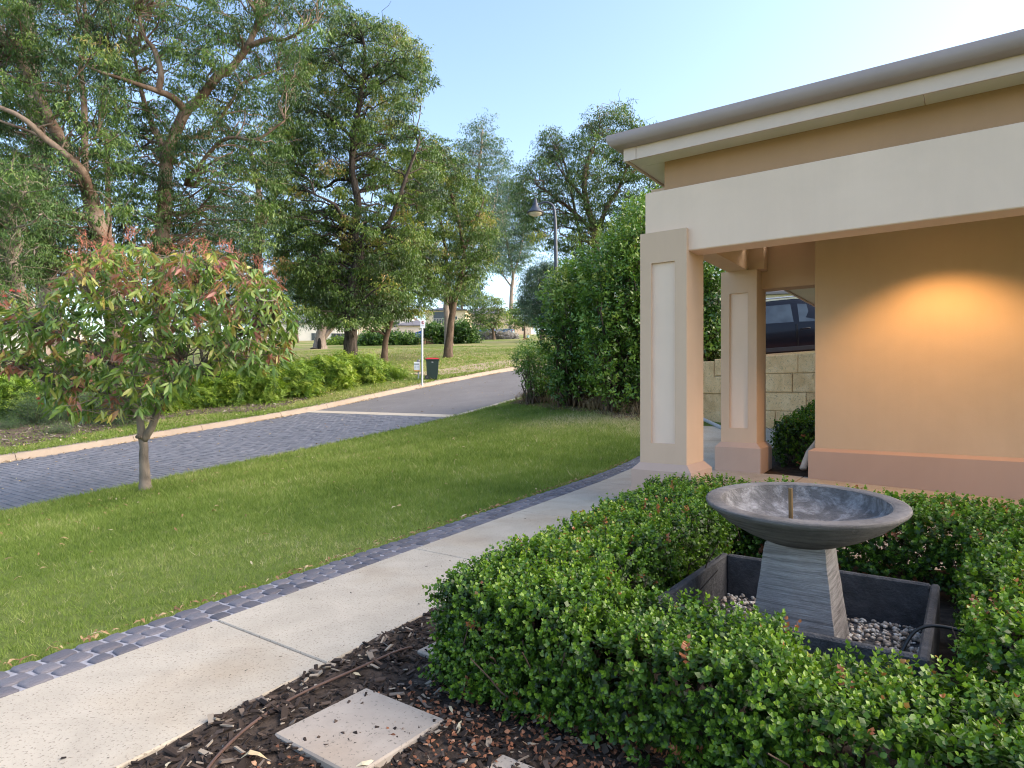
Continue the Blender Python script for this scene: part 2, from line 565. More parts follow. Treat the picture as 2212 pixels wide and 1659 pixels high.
# far kerb: cast segments with joints
kerb = empty("kerb", W(10, float(c_far(10)), float(zroad(10)))); tag(kerb, kind="structure")
def kerb_seg(s0, s1):
    prof = [(-.10, -.022), (.0, -.016), (.07, .095), (.11, .125), (.29, .128), (.29, -.2), (-.10, -.2)]
    V = []; F = []; n = len(prof)
    ks = max(2, int((s1 - s0) / .6) + 1); SS = np.linspace(s0, s1, ks)
    for s in SS:
        for dc, dz in prof: V.append(W(s, float(c_far(s)) + dc, float(zroad(s)) + dz))
    for i in range(ks - 1):
        for k in range(n):
            q = (k + 1) % n
            F.append([i * n + k, i * n + q, (i + 1) * n + q, (i + 1) * n + k])
    F.append(list(range(n))); F.append(list(range((ks - 1) * n, ks * n))[::-1])
    return V, F
s = -14.0
while s < 62:
    L = 1.75 + RNG.random() * .9
    mb = MB(); mb.add(*kerb_seg(s, s + L - .012))
    o = mb.build("kerb_segment", M_KERB); o.parent = kerb; o.matrix_parent_inverse = Matrix.Translation(-Vector(kerb.location))
    s += L

# far concrete footpath / driveway apron beside the bin
m = MB()
for k in range(14):
    s0 = 20.6 + k * 1.2; s1 = s0 + 1.19
    def cc(s): return float(c_far(s)) + .32 + max(0, (23.2 - s)) * .42, float(c_far(s)) + 2.3 + max(0, (22 - s)) * .2
    a0, a1 = cc(s0); b0, b1 = cc(s1)
    p = [W(s0, a0, float(zg(s0, a0)) + .022), W(s0, a1, float(zg(s0, a1)) + .022), W(s1, b1, float(zg(s1, b1)) + .022), W(s1, b0, float(zg(s1, b0)) + .022)]
    q = [(a[0], a[1], a[2] - .1) for a in p]
    m.hexa(q, p)
o = m.build("park_path", speckled("park_path_concrete", (.38, .30, .23), (.3, .24, .18), lo=.6, hi=.75)); tag(o, kind="structure")

# ------------------------------------------------------------------ footpath slabs
fp = empty("footpath", W(2, 2.6, 0)); tag(fp, kind="structure")
def keep(o, root):
    o.parent = root; o.matrix_parent_inverse = root.matrix_basis.inverted(); return o
bpy.context.view_layer.update()
FP_END = 12.6
def floor_z(s, c): return float(zpad(s)) - .03 * max(0.0, 1.63 - c) * (1 if s > 4 else 0)
def slab(name, quad, root, mat, th=.09, bev=.006):
    """quad of (s,c) corners; a thin cast slab with a worn arris"""
    q = np.array(quad, float); ctr = q.mean(0)
    inner = ctr + (q - ctr) * (1 - bev / np.linalg.norm(q - ctr, axis=1, keepdims=True))
    V = [W(a, b, floor_z(a, b) - th) for a, b in q] + [W(a, b, floor_z(a, b) - bev) for a, b in q] + [W(a, b, floor_z(a, b)) for a, b in inner]
    F = [[3, 2, 1, 0], [8, 9, 10, 11]] + [[i, (i + 1) % 4, 4 + (i + 1) % 4, 4 + i] for i in range(4)] + [[4 + i, 4 + (i + 1) % 4, 8 + (i + 1) % 4, 8 + i] for i in range(4)]
    mb = MB(); mb.add(V, F)
    return keep(mb.build(name, mat), root)
js = [-3.08, -1.48, .12, 1.72, 3.32, 4.92]
for a, b in zip(js[:-1], js[1:]):
    slab("slab", [(a + .004, c_right(a)), (b - .004, c_right(b)), (b - .004, c_left(b)), (a + .004, c_left(a))], fp, M_CONC)
for a, b in ((4.92, 7.0), (7.0, 8.72)):
    slab("slab", [(a + .004, 1.70), (b - .004, 1.70), (b - .004, c_left(b)), (a + .004, c_left(a))], fp, M_CONC)
    for c0, c1 in ((-.35, 1.69), (-2.4, -.358), (-4.5, -2.408)):
        slab("slab", [(a + .004, c0), (b - .004, c0), (b - .004, c1), (a + .004, c1)], fp, M_CONC)
for a, b in ((8.72, 10.0), (10.0, 11.3), (11.3, FP_END)):
    slab("slab", [(a + .004, 2.36 + .1 * (a - 8.7)), (b - .004, 2.36 + .1 * (b - 8.7)), (b - .004, c_left(b)), (a + .004, c_left(a))], fp, M_CONC)

# ------------------------------------------------------------------ cobble edging, stone by stone
def cobble_mat():
    m, nt, b = new_mat("cobble_stone")
    oi = nt.nodes.new("ShaderNodeObjectInfo")
    c = ramp(nt, oi.outputs["Random"], [(0, (.085, .083, .10)), (.5, (.12, .117, .14)), (1, (.16, .156, .18))])
    n = noise(nt, 9, 5, .6)
    c = mixc(nt, .6, c, ramp(nt, n, [(.3, (.65, .65, .68)), (.7, (1.25, 1.2, 1.2))]), 'MULTIPLY')
    nt.links.new(c, b.inputs["Base Color"]); b.inputs["Roughness"].default_value = .55
    bump(nt, b, noise(nt, 45, 4, .6), .35, .01)
    return m
M_COB = cobble_mat()
M_MORT = plain("cobble_mortar", (.30, .30, .34), .9, var=.2, scale=30, bmp=.5)
ce = grid_sheet("cobble_edging", np.arange(-2.6, FP_END + .4, .3), lambda s: np.array([float(c_left(s)) + .003, float(c_left(s)) + .14, float(c_left(s)) + .272]), lambda s, c: zpad(s) - .0085 + 0 * c, M_MORT)
tag(ce, "triple row of rounded blue grey cobbles edging the footpath", "edging")
def cobble_mesh(seed):
    r = np.random.default_rng(seed); n = 10
    V = []; F = []
    wob = 1 + r.normal(0, .05, n)
    for ring, (k, z) in enumerate(((1.0, -1.6), (1.0, .05), (.95, .55), (.80, .9), (.45, 1.0))):
        for i in range(n):
            t = 2 * math.pi * i / n
            cx, sx = math.cos(t), math.sin(t)
            x = math.copysign(abs(cx) ** .40, cx) * k * wob[i]; y = math.copysign(abs(sx) ** .40, sx) * k * wob[i]
            V.append((x * .5, y * .5, z + (r.normal(0, .04) if ring > 2 else 0)))
    for i in range(4):
        for k in range(n):
            q = (k + 1) % n
            F.append([i * n + k, i * n + q, (i + 1) * n + q, (i + 1) * n + k])
    F.append(list(range(4 * n, 5 * n)))
    return mesh_np("cobble", np.array(V), flat_poly(F), True)
cob = [cobble_mesh(i) for i in range(6)]
runs = []
for row in range(3):
    s = -.6 + RNG.random() * .1
    while s < FP_END + .2:
        L = .088 + RNG.random() * .052
        runs.append((s + L / 2, row, L)); s += L
runs.sort()
M3 = []
for k, (sm, row, L) in enumerate(runs):
    c = float(c_left(sm)) + .048 + row * .090 + RNG.normal(0, .003)
    sc3 = (.080 + RNG.normal(0, .003), L - .013, .014 + RNG.random() * .005)
    rot3 = (RNG.normal(0, .03), RNG.normal(0, .03), -TH + .125 + RNG.normal(0, .06) + (math.pi if RNG.random() < .5 else 0))
    if k < 300:
        o = obj("cobble", cob[RNG.integers(6)], M_COB, ce, W(sm, c, float(zpad(sm)) - .012)); o.scale = sc3; o.rotation_euler = rot3
    else:
        M3.append((W(sm, c, float(zpad(sm)) - .012), rot3[2], sc3))
cv = np.array([v.co[:] for v in cob[0].vertices]); cf = flat_poly([list(p.vertices) for p in cob[0].polygons])
n3 = len(M3); az_ = np.array([m_[1] for m_ in M3])
Rz = np.zeros((n3, 3, 3)); Rz[:, 0, 0] = np.cos(az_); Rz[:, 0, 1] = -np.sin(az_); Rz[:, 1, 0] = np.sin(az_); Rz[:, 1, 1] = np.cos(az_); Rz[:, 2, 2] = 1
scatter("cobble_run", [(cv, cf, np.zeros(len(cv)))], np.array([m_[0] for m_ in M3]), Rz, np.array([m_[2] for m_ in M3]), RNG.random(n3), M_COB, ce, True)

# ------------------------------------------------------------------ garden bed and stepping stones
def bed_z(s, c): return -.009 + .009 * np.sin(c * 5 + s * 3) * np.sin(s * 4.3 - c * 2) + .006 * np.sin(c * 17 + s * 13)
bed = grid_sheet("garden_bed", np.arange(-1.2, 5.0, .1), lambda s: np.linspace(-3.2, float(c_right(s)) - .002, 60),
                 bed_z, M_SOIL)
tag(bed, "dark mulched garden bed beside the footpath", "garden bed")
def stepper(P, label):
    s0, c0 = P
    e = empty("stepping_stone", W(s0 + .2, c0 - .2, -.03))
    m = MB(); m.box(-.2, .2, -.2, .2, -.03, .042, .006)
    e2 = m.build("stepping_stone", M_STEP)
    e2.location = e.location; e2.rotation_euler = (0, 0, -TH); bpy.data.objects.remove(e)
    tag(e2, label, "paver", "stepping stones in the bed")
    return e2
sA = SCO(-.787, 2.101)
stepper(sA, "square stone stepping slab lying alone in the mulch by the footpath")
sB = SCO(-.03, 1.987)
stepper((sB[0] - .4, sB[1]), "square stone slab cut off by the foot of the box hedge beside dead leaves")
sC = SCO(-.415, 2.77)
stepper(sC, "stone slab half hidden under the hedge corner beside the footpath")

# mulched bed across the street (below the dark shrubs)
def strip_sheet(name, pts_lo, pts_hi, mat, lift, n=40, mrow=10):
    A = smooth_path([hit(*p)[:2] for p in pts_lo], 8); B = smooth_path([hit(*p)[:2] for p in pts_hi], 8)
    A = np.array(A); B = np.array(B)
    ta = np.linspace(0, len(A) - 1, n); tb = np.linspace(0, len(B) - 1, n)
    A = np.stack([np.interp(ta, range(len(A)), A[:, k]) for k in (0, 1)], 1); B = np.stack([np.interp(tb, range(len(B)), B[:, k]) for k in (0, 1)], 1)
    V = []
    for i in range(n):
        for j in range(mrow):
            t = j / (mrow - 1); p = A[i] * (1 - t) + B[i] * t
            edge = min(i, n - 1 - i, j, mrow - 1 - j)
            V.append((p[0], p[1], zw(p[0], p[1]) + (lift if edge > 0 else -.02)))
    F = [[i * mrow + j, (i + 1) * mrow + j, (i + 1) * mrow + j + 1, i * mrow + j + 1] for i in range(n - 1) for j in range(mrow - 1)]
    o = obj(name, mesh_np(name, np.array(V), flat_poly(F), True), mat); o["kind"] = "structure"
    return o, A, B
mb_bed, MA, MBk = strip_sheet("mulch_bed", [(-260, 1000), (0, 972), (130, 952), (260, 925), (420, 898), (560, 890), (700, 852)],
                      [(-260, 900), (0, 880), (130, 872), (300, 862), (420, 850), (560, 835), (700, 815)], M_MULCHG, .03, 60, 14)
# ------------------------------------------------------------------ the house
def render_mat(name, col, bscale=260):
    m, nt, b = new_mat(name)
    n1 = noise(nt, .9, 5, .6, dist=.6); n2 = noise(nt, bscale, 3, .7); n3 = noise(nt, 2.4, 4, .6, vec=mapped(nt, (3, 3, .25)))
    c = ramp(nt, n1, [(.25, tuple(x * .93 for x in col)), (.75, tuple(min(1, x * 1.05) for x in col))])
    c = mixc(nt, .10, c, ramp(nt, n3, [(.3, (.78, .77, .76)), (.65, (1.05, 1.05, 1.05))]), 'MULTIPLY')
    nt.links.new(c, b.inputs["Base Color"]); b.inputs["Roughness"].default_value = .88; b.inputs["Specular IOR Level"].default_value = .2
    bump(nt, b, n2, .35, .004)
    return m
M_BEAM = render_mat("pale_render", (.80, .60, .47))
M_COLF = render_mat("tan_render", (.62, .44, .315))
M_PANEL = render_mat("panel_render", (.78, .59, .465))
M_UPPER = render_mat("brown_render", (.46, .28, .165))
M_WALL = render_mat("wall_render", (.56, .40, .265))
M_PLINTH = render_mat("plinth_render", (.46, .31, .235))
M_BASE = render_mat("base_render", (.50, .36, .29))
M_GUTTER = plain("gutter_metal", (.36, .285, .275), .42, var=.05, scale=3, spec=.4)
M_FASCIA = plain("fascia_board", (.66, .51, .43), .5, var=.05, scale=3)
M_SOFFIT = plain("soffit_sheet", (.80, .74, .62), .6, var=.05, scale=3)
M_ROOF = plain("roof_metal", (.2, .18, .18), .5, var=.1)
M_GAP = plain("dark_gap", (.006, .005, .004), .9)

hb = empty("house", (0, 0, 0), -TH)      # local x to the right along the front, y towards the back
tag(hb, "cream and tan rendered house with a column porch and grey gutter", "house")

def column(x0, y0, top, first):
    """square pier: shaft with a sunk pale panel on the front, chamfered base"""
    w = .47
    pil = MB()
    x1, y1 = x0 + w, y0 + w
    px0, px1, pz0, pz1, dp = x0 + .115, x0 + w - .115, .62, top - .30, .028
    zb = .40
    # shaft as a ring of faces, the front one with the sunk opening
    V = [(x0, y0, zb), (x1, y0, zb), (x1, y1, zb), (x0, y1, zb), (x0, y0, top), (x1, y0, top), (x1, y1, top), (x0, y1, top),
         (px0, y0, pz0), (px1, y0, pz0), (px1, y0, pz1), (px0, y0, pz1), (px0, y0 + dp, pz0), (px1, y0 + dp, pz0), (px1, y0 + dp, pz1), (px0, y0 + dp, pz1)]
    F = [[0, 1, 9, 8], [1, 5, 10, 9], [5, 4, 11, 10], [4, 0, 8, 11], [8, 9, 13, 12], [9, 10, 14, 13], [10, 11, 15, 14], [11, 8, 12, 15],
         [1, 2, 6, 5], [2, 3, 7, 6], [3, 0, 4, 7], [4, 5, 6, 7], [3, 2, 1, 0]]
    pil.add(V, F)
    c = pil.build("column", M_COLF, hb)
    p = MB(); p.box(px0 - .001, px1 + .001, y0 + dp - .002, y0 + dp + .05, pz0 - .001, pz1 + .001)
    p.build("panel", M_PANEL, c)
    o = .065
    b = MB()
    zz = [(-.1, o), (.36, o), (.425, .004)]
    V = []; F = []
    for z, e in zz: V += [(x0 - e, y0 - e, z), (x1 + e, y0 - e, z), (x1 + e, y1 + e, z), (x0 - e, y1 + e, z)]
    for i in range(2): F += [[i * 4 + k, i * 4 + (k + 1) % 4, i * 4 + 4 + (k + 1) % 4, i * 4 + 4 + k] for k in range(4)]
    F += [[3, 2, 1, 0], [8, 9, 10, 11]]
    b.add(V, F); b.build("column_base", M_BASE, c)
column(-2.63, 5.85, 2.67, True)
column(-2.747, 8.75, 2.735, False)

XR = 7.0
m = MB(); m.box(-2.60, XR, 5.90, 6.18, 2.46, 3.08, .008); m.build("front_beam", M_BEAM, hb)
m = MB(); m.box(-2.66, -2.40, 6.19, 9.2, 2.7355, 3.2); m.build("side_beam", M_COLF, hb)
m = MB(); m.box(-2.399, -1.56, 9.012, 9.30, 2.5, 3.2); m.build("lintel", M_COLF, hb)
m = MB(); m.box(-2.399, -2.20, 8.80, 9.01, 2.737, 3.2); m.build("pier_head", M_COLF, hb)
m = MB(); m.box(-2.48, XR, 6.10, 6.32, 3.081, 3.46); m.build("upper_wall", M_UPPER, hb)
m = MB(); m.box(-2.48, -2.26, 6.33, 9.5, 3.201, 3.46); m.build("upper_wall", M_UPPER, hb)
m = MB(); m.box(-1.553, XR, 8.66, 16.5, -.05, 3.4, .006); m.build("wall", M_WALL, hb)
m = MB()
x0, y0, e = -1.553, 8.66, .065
V = []; F = []
zz = [(-.3, e), (.375, e), (.41, .004)]
for z, q in zz: V += [(x0 - q, y0 - q, z), (XR, y0 - q, z), (XR, y0 + .3, z), (x0 - q, y0 + .9, z)]
for i in range(2): F += [[i * 4 + k, i * 4 + (k + 1) % 4, i * 4 + 4 + (k + 1) % 4, i * 4 + 4 + k] for k in range(4)]
F += [[3, 2, 1, 0], [8, 9, 10, 11]]
m.add(V, F); m.build("plinth", M_PLINTH, hb)
m = MB(); m.box(-2.39, XR, 6.19, 8.655, 3.06, 3.10); m.build("porch_ceiling", M_SOFFIT, hb)

# eaves: soffit panels, fascia, rounded gutter on the front and the left return
FX, FY, FZ0, FZ1 = -2.78, 5.80, 3.405, 3.525
xs = [FX + .02, -.28, 2.2, 4.7, XR]
for a, b in zip(xs[:-1], xs[1:]):
    m = MB(); m.box(a + .003, b - .003, FY + .022, 6.098, FZ0 + .022, FZ0 + .03); m.build("soffit_panel", M_SOFFIT, hb)
ys = [6.10, 7.6, 9.4]
for a, b in zip(ys[:-1], ys[1:]):
    m = MB(); m.box(FX + .022, -2.483, a + .003, b - .003, FZ0 + .022, FZ0 + .03); m.build("soffit_panel", M_SOFFIT, hb)
m = MB(); m.box(FX + .13, XR, FY, FY + .02, FZ0, FZ1 + .05); m.build("fascia", M_FASCIA, hb)
m = MB(); m.box(FX - .003, FX + .127, FY - .004, FY + .02, FZ0 - .002, FZ1 + .05); m.build("fascia_corner_cap", M_FASCIA, hb)
m = MB(); m.box(FX, FX + .02, FY + .021, 9.4, FZ0, FZ1 + .05); m.build("fascia", M_FASCIA, hb)
g = .135
gp = []   # outward distance, height
for k in range(11):
    a = R(-90 + 100 * k / 10)
    gp.append((.045 + .088 * math.cos(a) if a < 0 else .133 - .004 * k * 0, FZ1 + .088 + .086 * math.sin(a)))
gp += [(.128, FZ1 + .125), (.118, FZ1 + .128), (.110, FZ1 + .10)]
prof = [(.0, FZ1 + .002)] + gp
inner = [(max(.004, d - .008), z + .006) for d, z in prof[::-1]]
# mitred gutter: sweep the profile along front then left side
def gutter():
    ring = prof + [(.0, FZ1 + .10)]
    V = []; F = []; n = len(ring)
    st = [lambda d: (XR, FY - d), lambda d: (FX - d, FY - d), lambda d: (FX - d, 9.4)]
    for f in st:
        for d, z in ring: V.append((*f(d), z))
    for i in range(2):
        for k in range(n):
            q = (k + 1) % n
            F.append([i * n + k, i * n + q, (i + 1) * n + q, (i + 1) * n + k])
    F.append(list(range(n))); F.append(list(range(2 * n, 3 * n))[::-1])
    mb = MB(); mb.add(V, F)
    o = mb.build("gutter", M_GUTTER, hb, True)
    return o
gut = gutter()
try:
    gut.data.set_sharp_from_angle(angle=R(35))
except Exception: pass
m = MB()
rz = FZ1 + .07
m.add([(FX - .05, FY - .05, rz), (XR + 2, FY - .05, rz), (XR + 2, 12.5, rz + 2.6), (FX + 6.6, 12.5, rz + 2.6), (FX - .05, 9.4, rz), (FX + 3.5, 9.4, rz + 1.38), (XR + 2, 16.5, rz + 1.0), (FX + 6.6, 16.5, rz + 1.0)],
      [[0, 1, 2, 3], [0, 3, 5, 4], [3, 2, 6, 7]])
m.build("roof", M_ROOF, hb)
# lower eave of the house behind the porch
m = MB(); m.box(-2.30, -1.556, 9.45, 16.5, 2.70, 2.708); m.build("rear_soffit", M_SOFFIT, hb)
m = MB(); m.box(-2.33, -2.302, 9.45, 16.5, 2.675, 2.86); m.build("rear_fascia", M_FASCIA, hb)
m = MB(); m.add([(-2.36, 9.44, 2.87), (-2.36, 16.5, 2.87), (-1.0, 16.5, 3.4), (-1.0, 9.44, 3.4)], [[0, 1, 2, 3]]); m.build("rear_roof", M_ROOF, hb)
# downpipe with kicked foot at the wall corner
m = MB(); m.tube([(-1.615, 9.62, 2.66), (-1.615, 9.62, .62), (-1.62, 9.56, .52), (-1.66, 9.40, .42), (-1.72, 9.2, .30), (-1.76, 9.0, .10)], .042, 12)
m.build("downpipe", plain("downpipe_paint", (.60, .50, .42), .5, var=.06), hb, True)
# recessed porch downlight
LX, LY, LZ = -.22, 7.80, 3.055
m = MB(); m.lathe([(.07, LZ - .012), (.07, LZ + .004), (.05, LZ + .004), (.05, LZ - .012)], 24, LX, LY, close=True)
dl = m.build("downlight", plain("downlight_ring", (.8, .8, .78), .4), hb)
me_, nt_, b_ = new_mat("downlight_lens")
b_.inputs["Emission Color"].default_value = (1, .66, .34, 1); b_.inputs["Emission Strength"].default_value = 12
m = MB(); m.lathe([(.049, LZ), (.049, LZ + .003)], 20, LX, LY); m.build("lens", me_, dl)
ld = bpy.data.lights.new("porch_downlight", 'SPOT')
ld.energy = 48; ld.color = (1.0, .56, .22); ld.spot_size = R(118); ld.spot_blend = .55; ld.shadow_soft_size = .05
lo = bpy.data.objects.new("porch_downlight", ld); COL.objects.link(lo)
lo.parent = hb; lo.location = (LX, LY, LZ - .03)

# ------------------------------------------------------------------ limestone retaining wall, block by block
def lime_mat():
    m, nt, b = new_mat("limestone")
    oi = nt.nodes.new("ShaderNodeObjectInfo")
    n1 = noise(nt, 2.2, 6, .65, dist=1.2); n2 = noise(nt, 14, 6, .75, dist=2.5); n3 = noise(nt, 60, 4, .7)
    c = ramp(nt, n1, [(.25, (.60, .35, .16)), (.5, (.80, .53, .28)), (.75, (.88, .64, .39))])
    c = mixc(nt, .3, c, ramp(nt, oi.outputs["Random"], [(0, (.8, .78, .72)), (1, (1.1, 1.08, 1.05))]), 'MULTIPLY')
    c = mixc(nt, ramp(nt, n2, [(.54, (0, 0, 0)), (.64, (.75, .75, .75))]), c, (.20, .145, .10))
    nt.links.new(c, b.inputs["Base Color"]); b.inputs["Roughness"].default_value = .95
    bump(nt, b, n2, .9, .03)
    return m
M_LIME = lime_mat()
M_GROUT = plain("lime_mortar", (.44, .33, .20), .95, var=.25, scale=12)
def s_wall(c): return 13.1 + (c - 2.84) * .459
def w_top(c): return 1.80 - max(0, c - 3.6) * .045
rw = empty("retaining_wall", W(s_wall(3), 3, 0)); bpy.context.view_layer.update()
tag(rw, "pale yellow limestone block retaining wall below the parked dark car", "wall")
wdir = np.array(W(s_wall(10.5), 10.5)[:2]) - np.array(W(s_wall(-2), -2)[:2]); wlen = np.linalg.norm(wdir); wdir /= wlen
wn_ = np.array([wdir[1], -wdir[0]]);
if wn_ @ E2 > 0: wn_ = -wn_
w0 = np.array(W(s_wall(-2), -2)[:2])
CH = .36
def wall_pt(d, off, z): p = w0 + wdir * d + wn_ * off; return (p[0], p[1], z)
for row in range(7):
    d = -.4 * (row % 2)
    while d < wlen:
        L = .92 + RNG.random() * .12
        if row % 3 == 1: L *= .8
        mid = w0 + wdir * (d + L / 2); ss, c = SCO(*mid)
        zt = w_top(c) - row * CH
        if zt > zw(*mid) - .1 and d + L > 0 and zt - CH > zw(*mid) - .8:
            g = .004; mb = MB(); bv = .012
            a, b2 = max(d, 0) + g, min(d + L, wlen) - g
            z1 = zt - g; z0 = zt - CH + g
            o1 = .175 + RNG.normal(0, .006)
            mb.hexa([wall_pt(a, -.17, z0), wall_pt(b2, -.17, z0), wall_pt(b2, -.17, z1), wall_pt(a, -.17, z1)],
                    [wall_pt(a, o1 - bv, z0), wall_pt(b2, o1 - bv, z0), wall_pt(b2, o1 - bv, z1), wall_pt(a, o1 - bv, z1)])
            n8 = 4; V = [wall_pt(a, o1 - bv, z0), wall_pt(b2, o1 - bv, z0), wall_pt(b2, o1 - bv, z1), wall_pt(a, o1 - bv, z1),
                 wall_pt(a + bv, o1, z0 + bv), wall_pt(b2 - bv, o1, z0 + bv), wall_pt(b2 - bv, o1, z1 - bv), wall_pt(a + bv, o1, z1 - bv)]
            mb.add(V, [[4, 5, 6, 7]] + [[i, (i + 1) % 4, 4 + (i + 1) % 4, 4 + i] for i in range(4)])
            keep(mb.build("limestone_block", M_LIME), rw)
        d += L
mb = MB(); mb.hexa([wall_pt(0, -.15, -.4), wall_pt(wlen, -.15, -.4), wall_pt(wlen, .150, -.4), wall_pt(0, .150, -.4)],
                   [wall_pt(0, -.15, w_top(-2) - .02), wall_pt(wlen, -.15, w_top(10.5) - .02), wall_pt(wlen, .150, w_top(10.5) - .02), wall_pt(0, .150, w_top(-2) - .02)])
keep(mb.build("mortar_core", M_GROUT), rw)

# neighbour's raised ground behind the wall
def z_ter(s, c): return 1.70 - np.maximum(0, c - 3.6) * .045 + np.clip(s - s_wall(c), 0, 7) * .012 + np.maximum(0, s - s_wall(c) - 7) * .08 - np.minimum(0, c - 3.6) * .065
V = []; cs = np.linspace(-12, 11.4, 40); ds = np.array([.12, .8, 1.6, 2.6, 4, 6, 9, 13, 20, 30])
for c in cs:
    for d in ds:
        s = s_wall(c) + d; V.append(W(s, c, float(z_ter(s, c))))
n = len(ds)
F = [[i * n + j, (i + 1) * n + j, (i + 1) * n + j + 1, i * n + j + 1] for i in range(len(cs) - 1) for j in range(n - 1)]
nbg = obj("neighbour_ground", mesh_np("neighbour_ground", np.array(V), flat_poly(F), True), M_PARK); tag(nbg, kind="structure")
# red brick drive under the car
V = []
cs = np.linspace(-3, 5.0, 17); ds = np.array([.2, 1.5, 3.5, 5.5, 7.5])
for c in cs:
    for d in ds:
        s = s_wall(c) + d; V.append(W(s, c, float(z_ter(s, c)) + .012))
n = len(ds)
F = [[i * n + j, (i + 1) * n + j, (i + 1) * n + j + 1, i * n + j + 1] for i in range(len(cs) - 1) for j in range(n - 1)]
drv = obj("driveway", mesh_np("driveway", np.array(V), flat_poly(F), True), M_BRICKP); tag(drv, kind="structure")
V = []
cs = np.linspace(6.0, 9.5, 8); ds = np.array([.3, 2, 4, 7, 11])
for c in cs:
    for d in ds:
        s = s_wall(c) + d; V.append(W(s, c, float(z_ter(s, c)) + .014))
F = [[i * n + j, (i + 1) * n + j, (i + 1) * n + j + 1, i * n + j + 1] for i in range(len(cs) - 1) for j in range(n - 1)]
drv = obj("neighbour_apron", mesh_np("neighbour_apron", np.array(V), flat_poly(F), True), M_BAND); tag(drv, kind="structure")

# ------------------------------------------------------------------ bird bath fountain
def stone_mat(name, lo, hi, white=0.0, wscale=(6, 6, 6), bandz=0.0):
    m, nt, b = new_mat(name)
    n1 = noise(nt, 5, 6, .65, dist=.8); n2 = noise(nt, 40, 5, .7)
    c = ramp(nt, n1, [(.25, lo), (.75, hi)])
    if white:
        n3 = noise(nt, 9, 8, .75, dist=.5)
        c = mixc(nt, ramp(nt, n3, [(.46, (0, 0, 0)), (.66, (white,) * 3)]), c, (.42, .41, .425))
    h = n2
    if bandz:
        h0 = noise(nt, 1.0, 7, .72, vec=mapped(nt, (3.5, 3.5, bandz)), dist=.35)
        ad = nt.nodes.new("ShaderNodeMath"); ad.operation = 'MULTIPLY_ADD'; ad.inputs[1].default_value = .45
        nt.links.new(n2, ad.inputs[0]); nt.links.new(h0, ad.inputs[2]); h = ad.outputs[0]
        c = mixc(nt, .75, c, ramp(nt, h0, [(.36, (.45, .45, .45)), (.56, (1.15, 1.15, 1.15))]), 'MULTIPLY')
    nt.links.new(c, b.inputs["Base Color"]); b.inputs["Roughness"].default_value = .88; b.inputs["Specular IOR Level"].default_value = .3
    bump(nt, b, h, 1.0, .014)
    return m
M_RIM = stone_mat("bowl_stone", (.115, .105, .104), (.20, .185, .182), 0, bandz=60)
M_BOWLIN = stone_mat("bowl_inside", (.075, .07, .071), (.15, .142, .145), .7)
M_PED = stone_mat("pedestal_stone", (.25, .228, .22), (.40, .37, .355), .3, bandz=75)
M_TROUGH = stone_mat("basin_stone", (.045, .046, .052), (.095, .096, .105), .12)

BX, BY = (-1.09 - .12) / 2, 3.04             # yard frame: x right, y back
def yard(x, y, z): return W(y, -x, z)
ft = empty("birdbath_fountain", yard(BX, BY, .0), -TH); bpy.context.view_layer.update()
tag(ft, "grey stone bird bath fountain with a wide shallow bowl on a tapered pedestal", "fountain")
BR, RZ, BH = .412, .655, .185
m = MB()
prof = [(0.001, -BH), (.10, -BH), (.16, -BH + .012), (.25, -BH + .052), (.33, -BH + .10), (.385, -BH + .148), (BR - .004, -.018), (BR, -.010), (BR - .002, -.002), (BR - .012, 0), (.352, .001), (.343, -.004)]
m.lathe(prof, 72, top=False); bowl = m.build("bowl", M_RIM, ft, True)
bowl.location = (0.012, .0, RZ)
tl = R(3.5)
# tilt towards the viewer: viewer direction in the local frame
vd = Vector((-(BX), -BY, 0)).normalized()
axis = Vector((0, 0, 1)).cross(vd)
bowl.rotation_mode = 'QUATERNION'
bowl.rotation_quaternion = Matrix.Rotation(tl, 3, axis).to_quaternion()
m = MB()
prof = [(.345, -.003), (.338, -.020), (.330, -.045), (.312, -.066), (.26, -.090), (.18, -.112), (.09, -.124), (0.001, -.127)]
V = []; F = []; n = 72
for i, (r, z) in enumerate(prof):
    for k in range(n):
        a = 2 * math.pi * k / n
        V.append((r * math.cos(a), r * math.sin(a), z + .003 * math.sin(5 * a + i) * (1 if i > 1 else 0)))
for i in range(len(prof) - 1):
    for k in range(n): F.append([i * n + k, (i + 1) * n + k, (i + 1) * n + (k + 1) % n, i * n + (k + 1) % n])
me = mesh_np("bowl_lining", np.array(V), flat_poly(F), True)
lin = obj("bowl_lining", me, M_BOWLIN, bowl)
m = MB(); m.tube([(-.05, .0, -.13), (-.052, .0, .048)], .0095, 12); m.build("spout_pipe", plain("copper_pipe", (.20, .13, .06), .45, .6, var=.2), bowl)
# pedestal
m = MB()
V = []; F = []
hs = [0, .02, .06, .12, .18, .24, .30, .36, .40, .435, .45]
for i, z in enumerate(hs):
    t = z / .45; w = .178 + (.122 - .178) * t
    if i == len(hs) - 1: w -= .014
    if i == 0: w += .0
    for (a, b) in ((-1, -1), (0, -1), (1, -1), (1, 0), (1, 1), (0, 1), (-1, 1), (-1, 0)):
        q = .97 if a and b else 1.0
        V.append((a * w * q + RNG.normal(0, .0012), b * w * q + RNG.normal(0, .0012), z + .04))
for i in range(len(hs) - 1):
    for k in range(8): F.append([i * 8 + k, i * 8 + (k + 1) % 8, (i + 1) * 8 + (k + 1) % 8, (i + 1) * 8 + k])
F.append(list(range(8))[::-1]); F.append(list(range((len(hs) - 1) * 8, len(hs) * 8)))
m.add(V, F); m.build("pedestal", M_PED, ft)

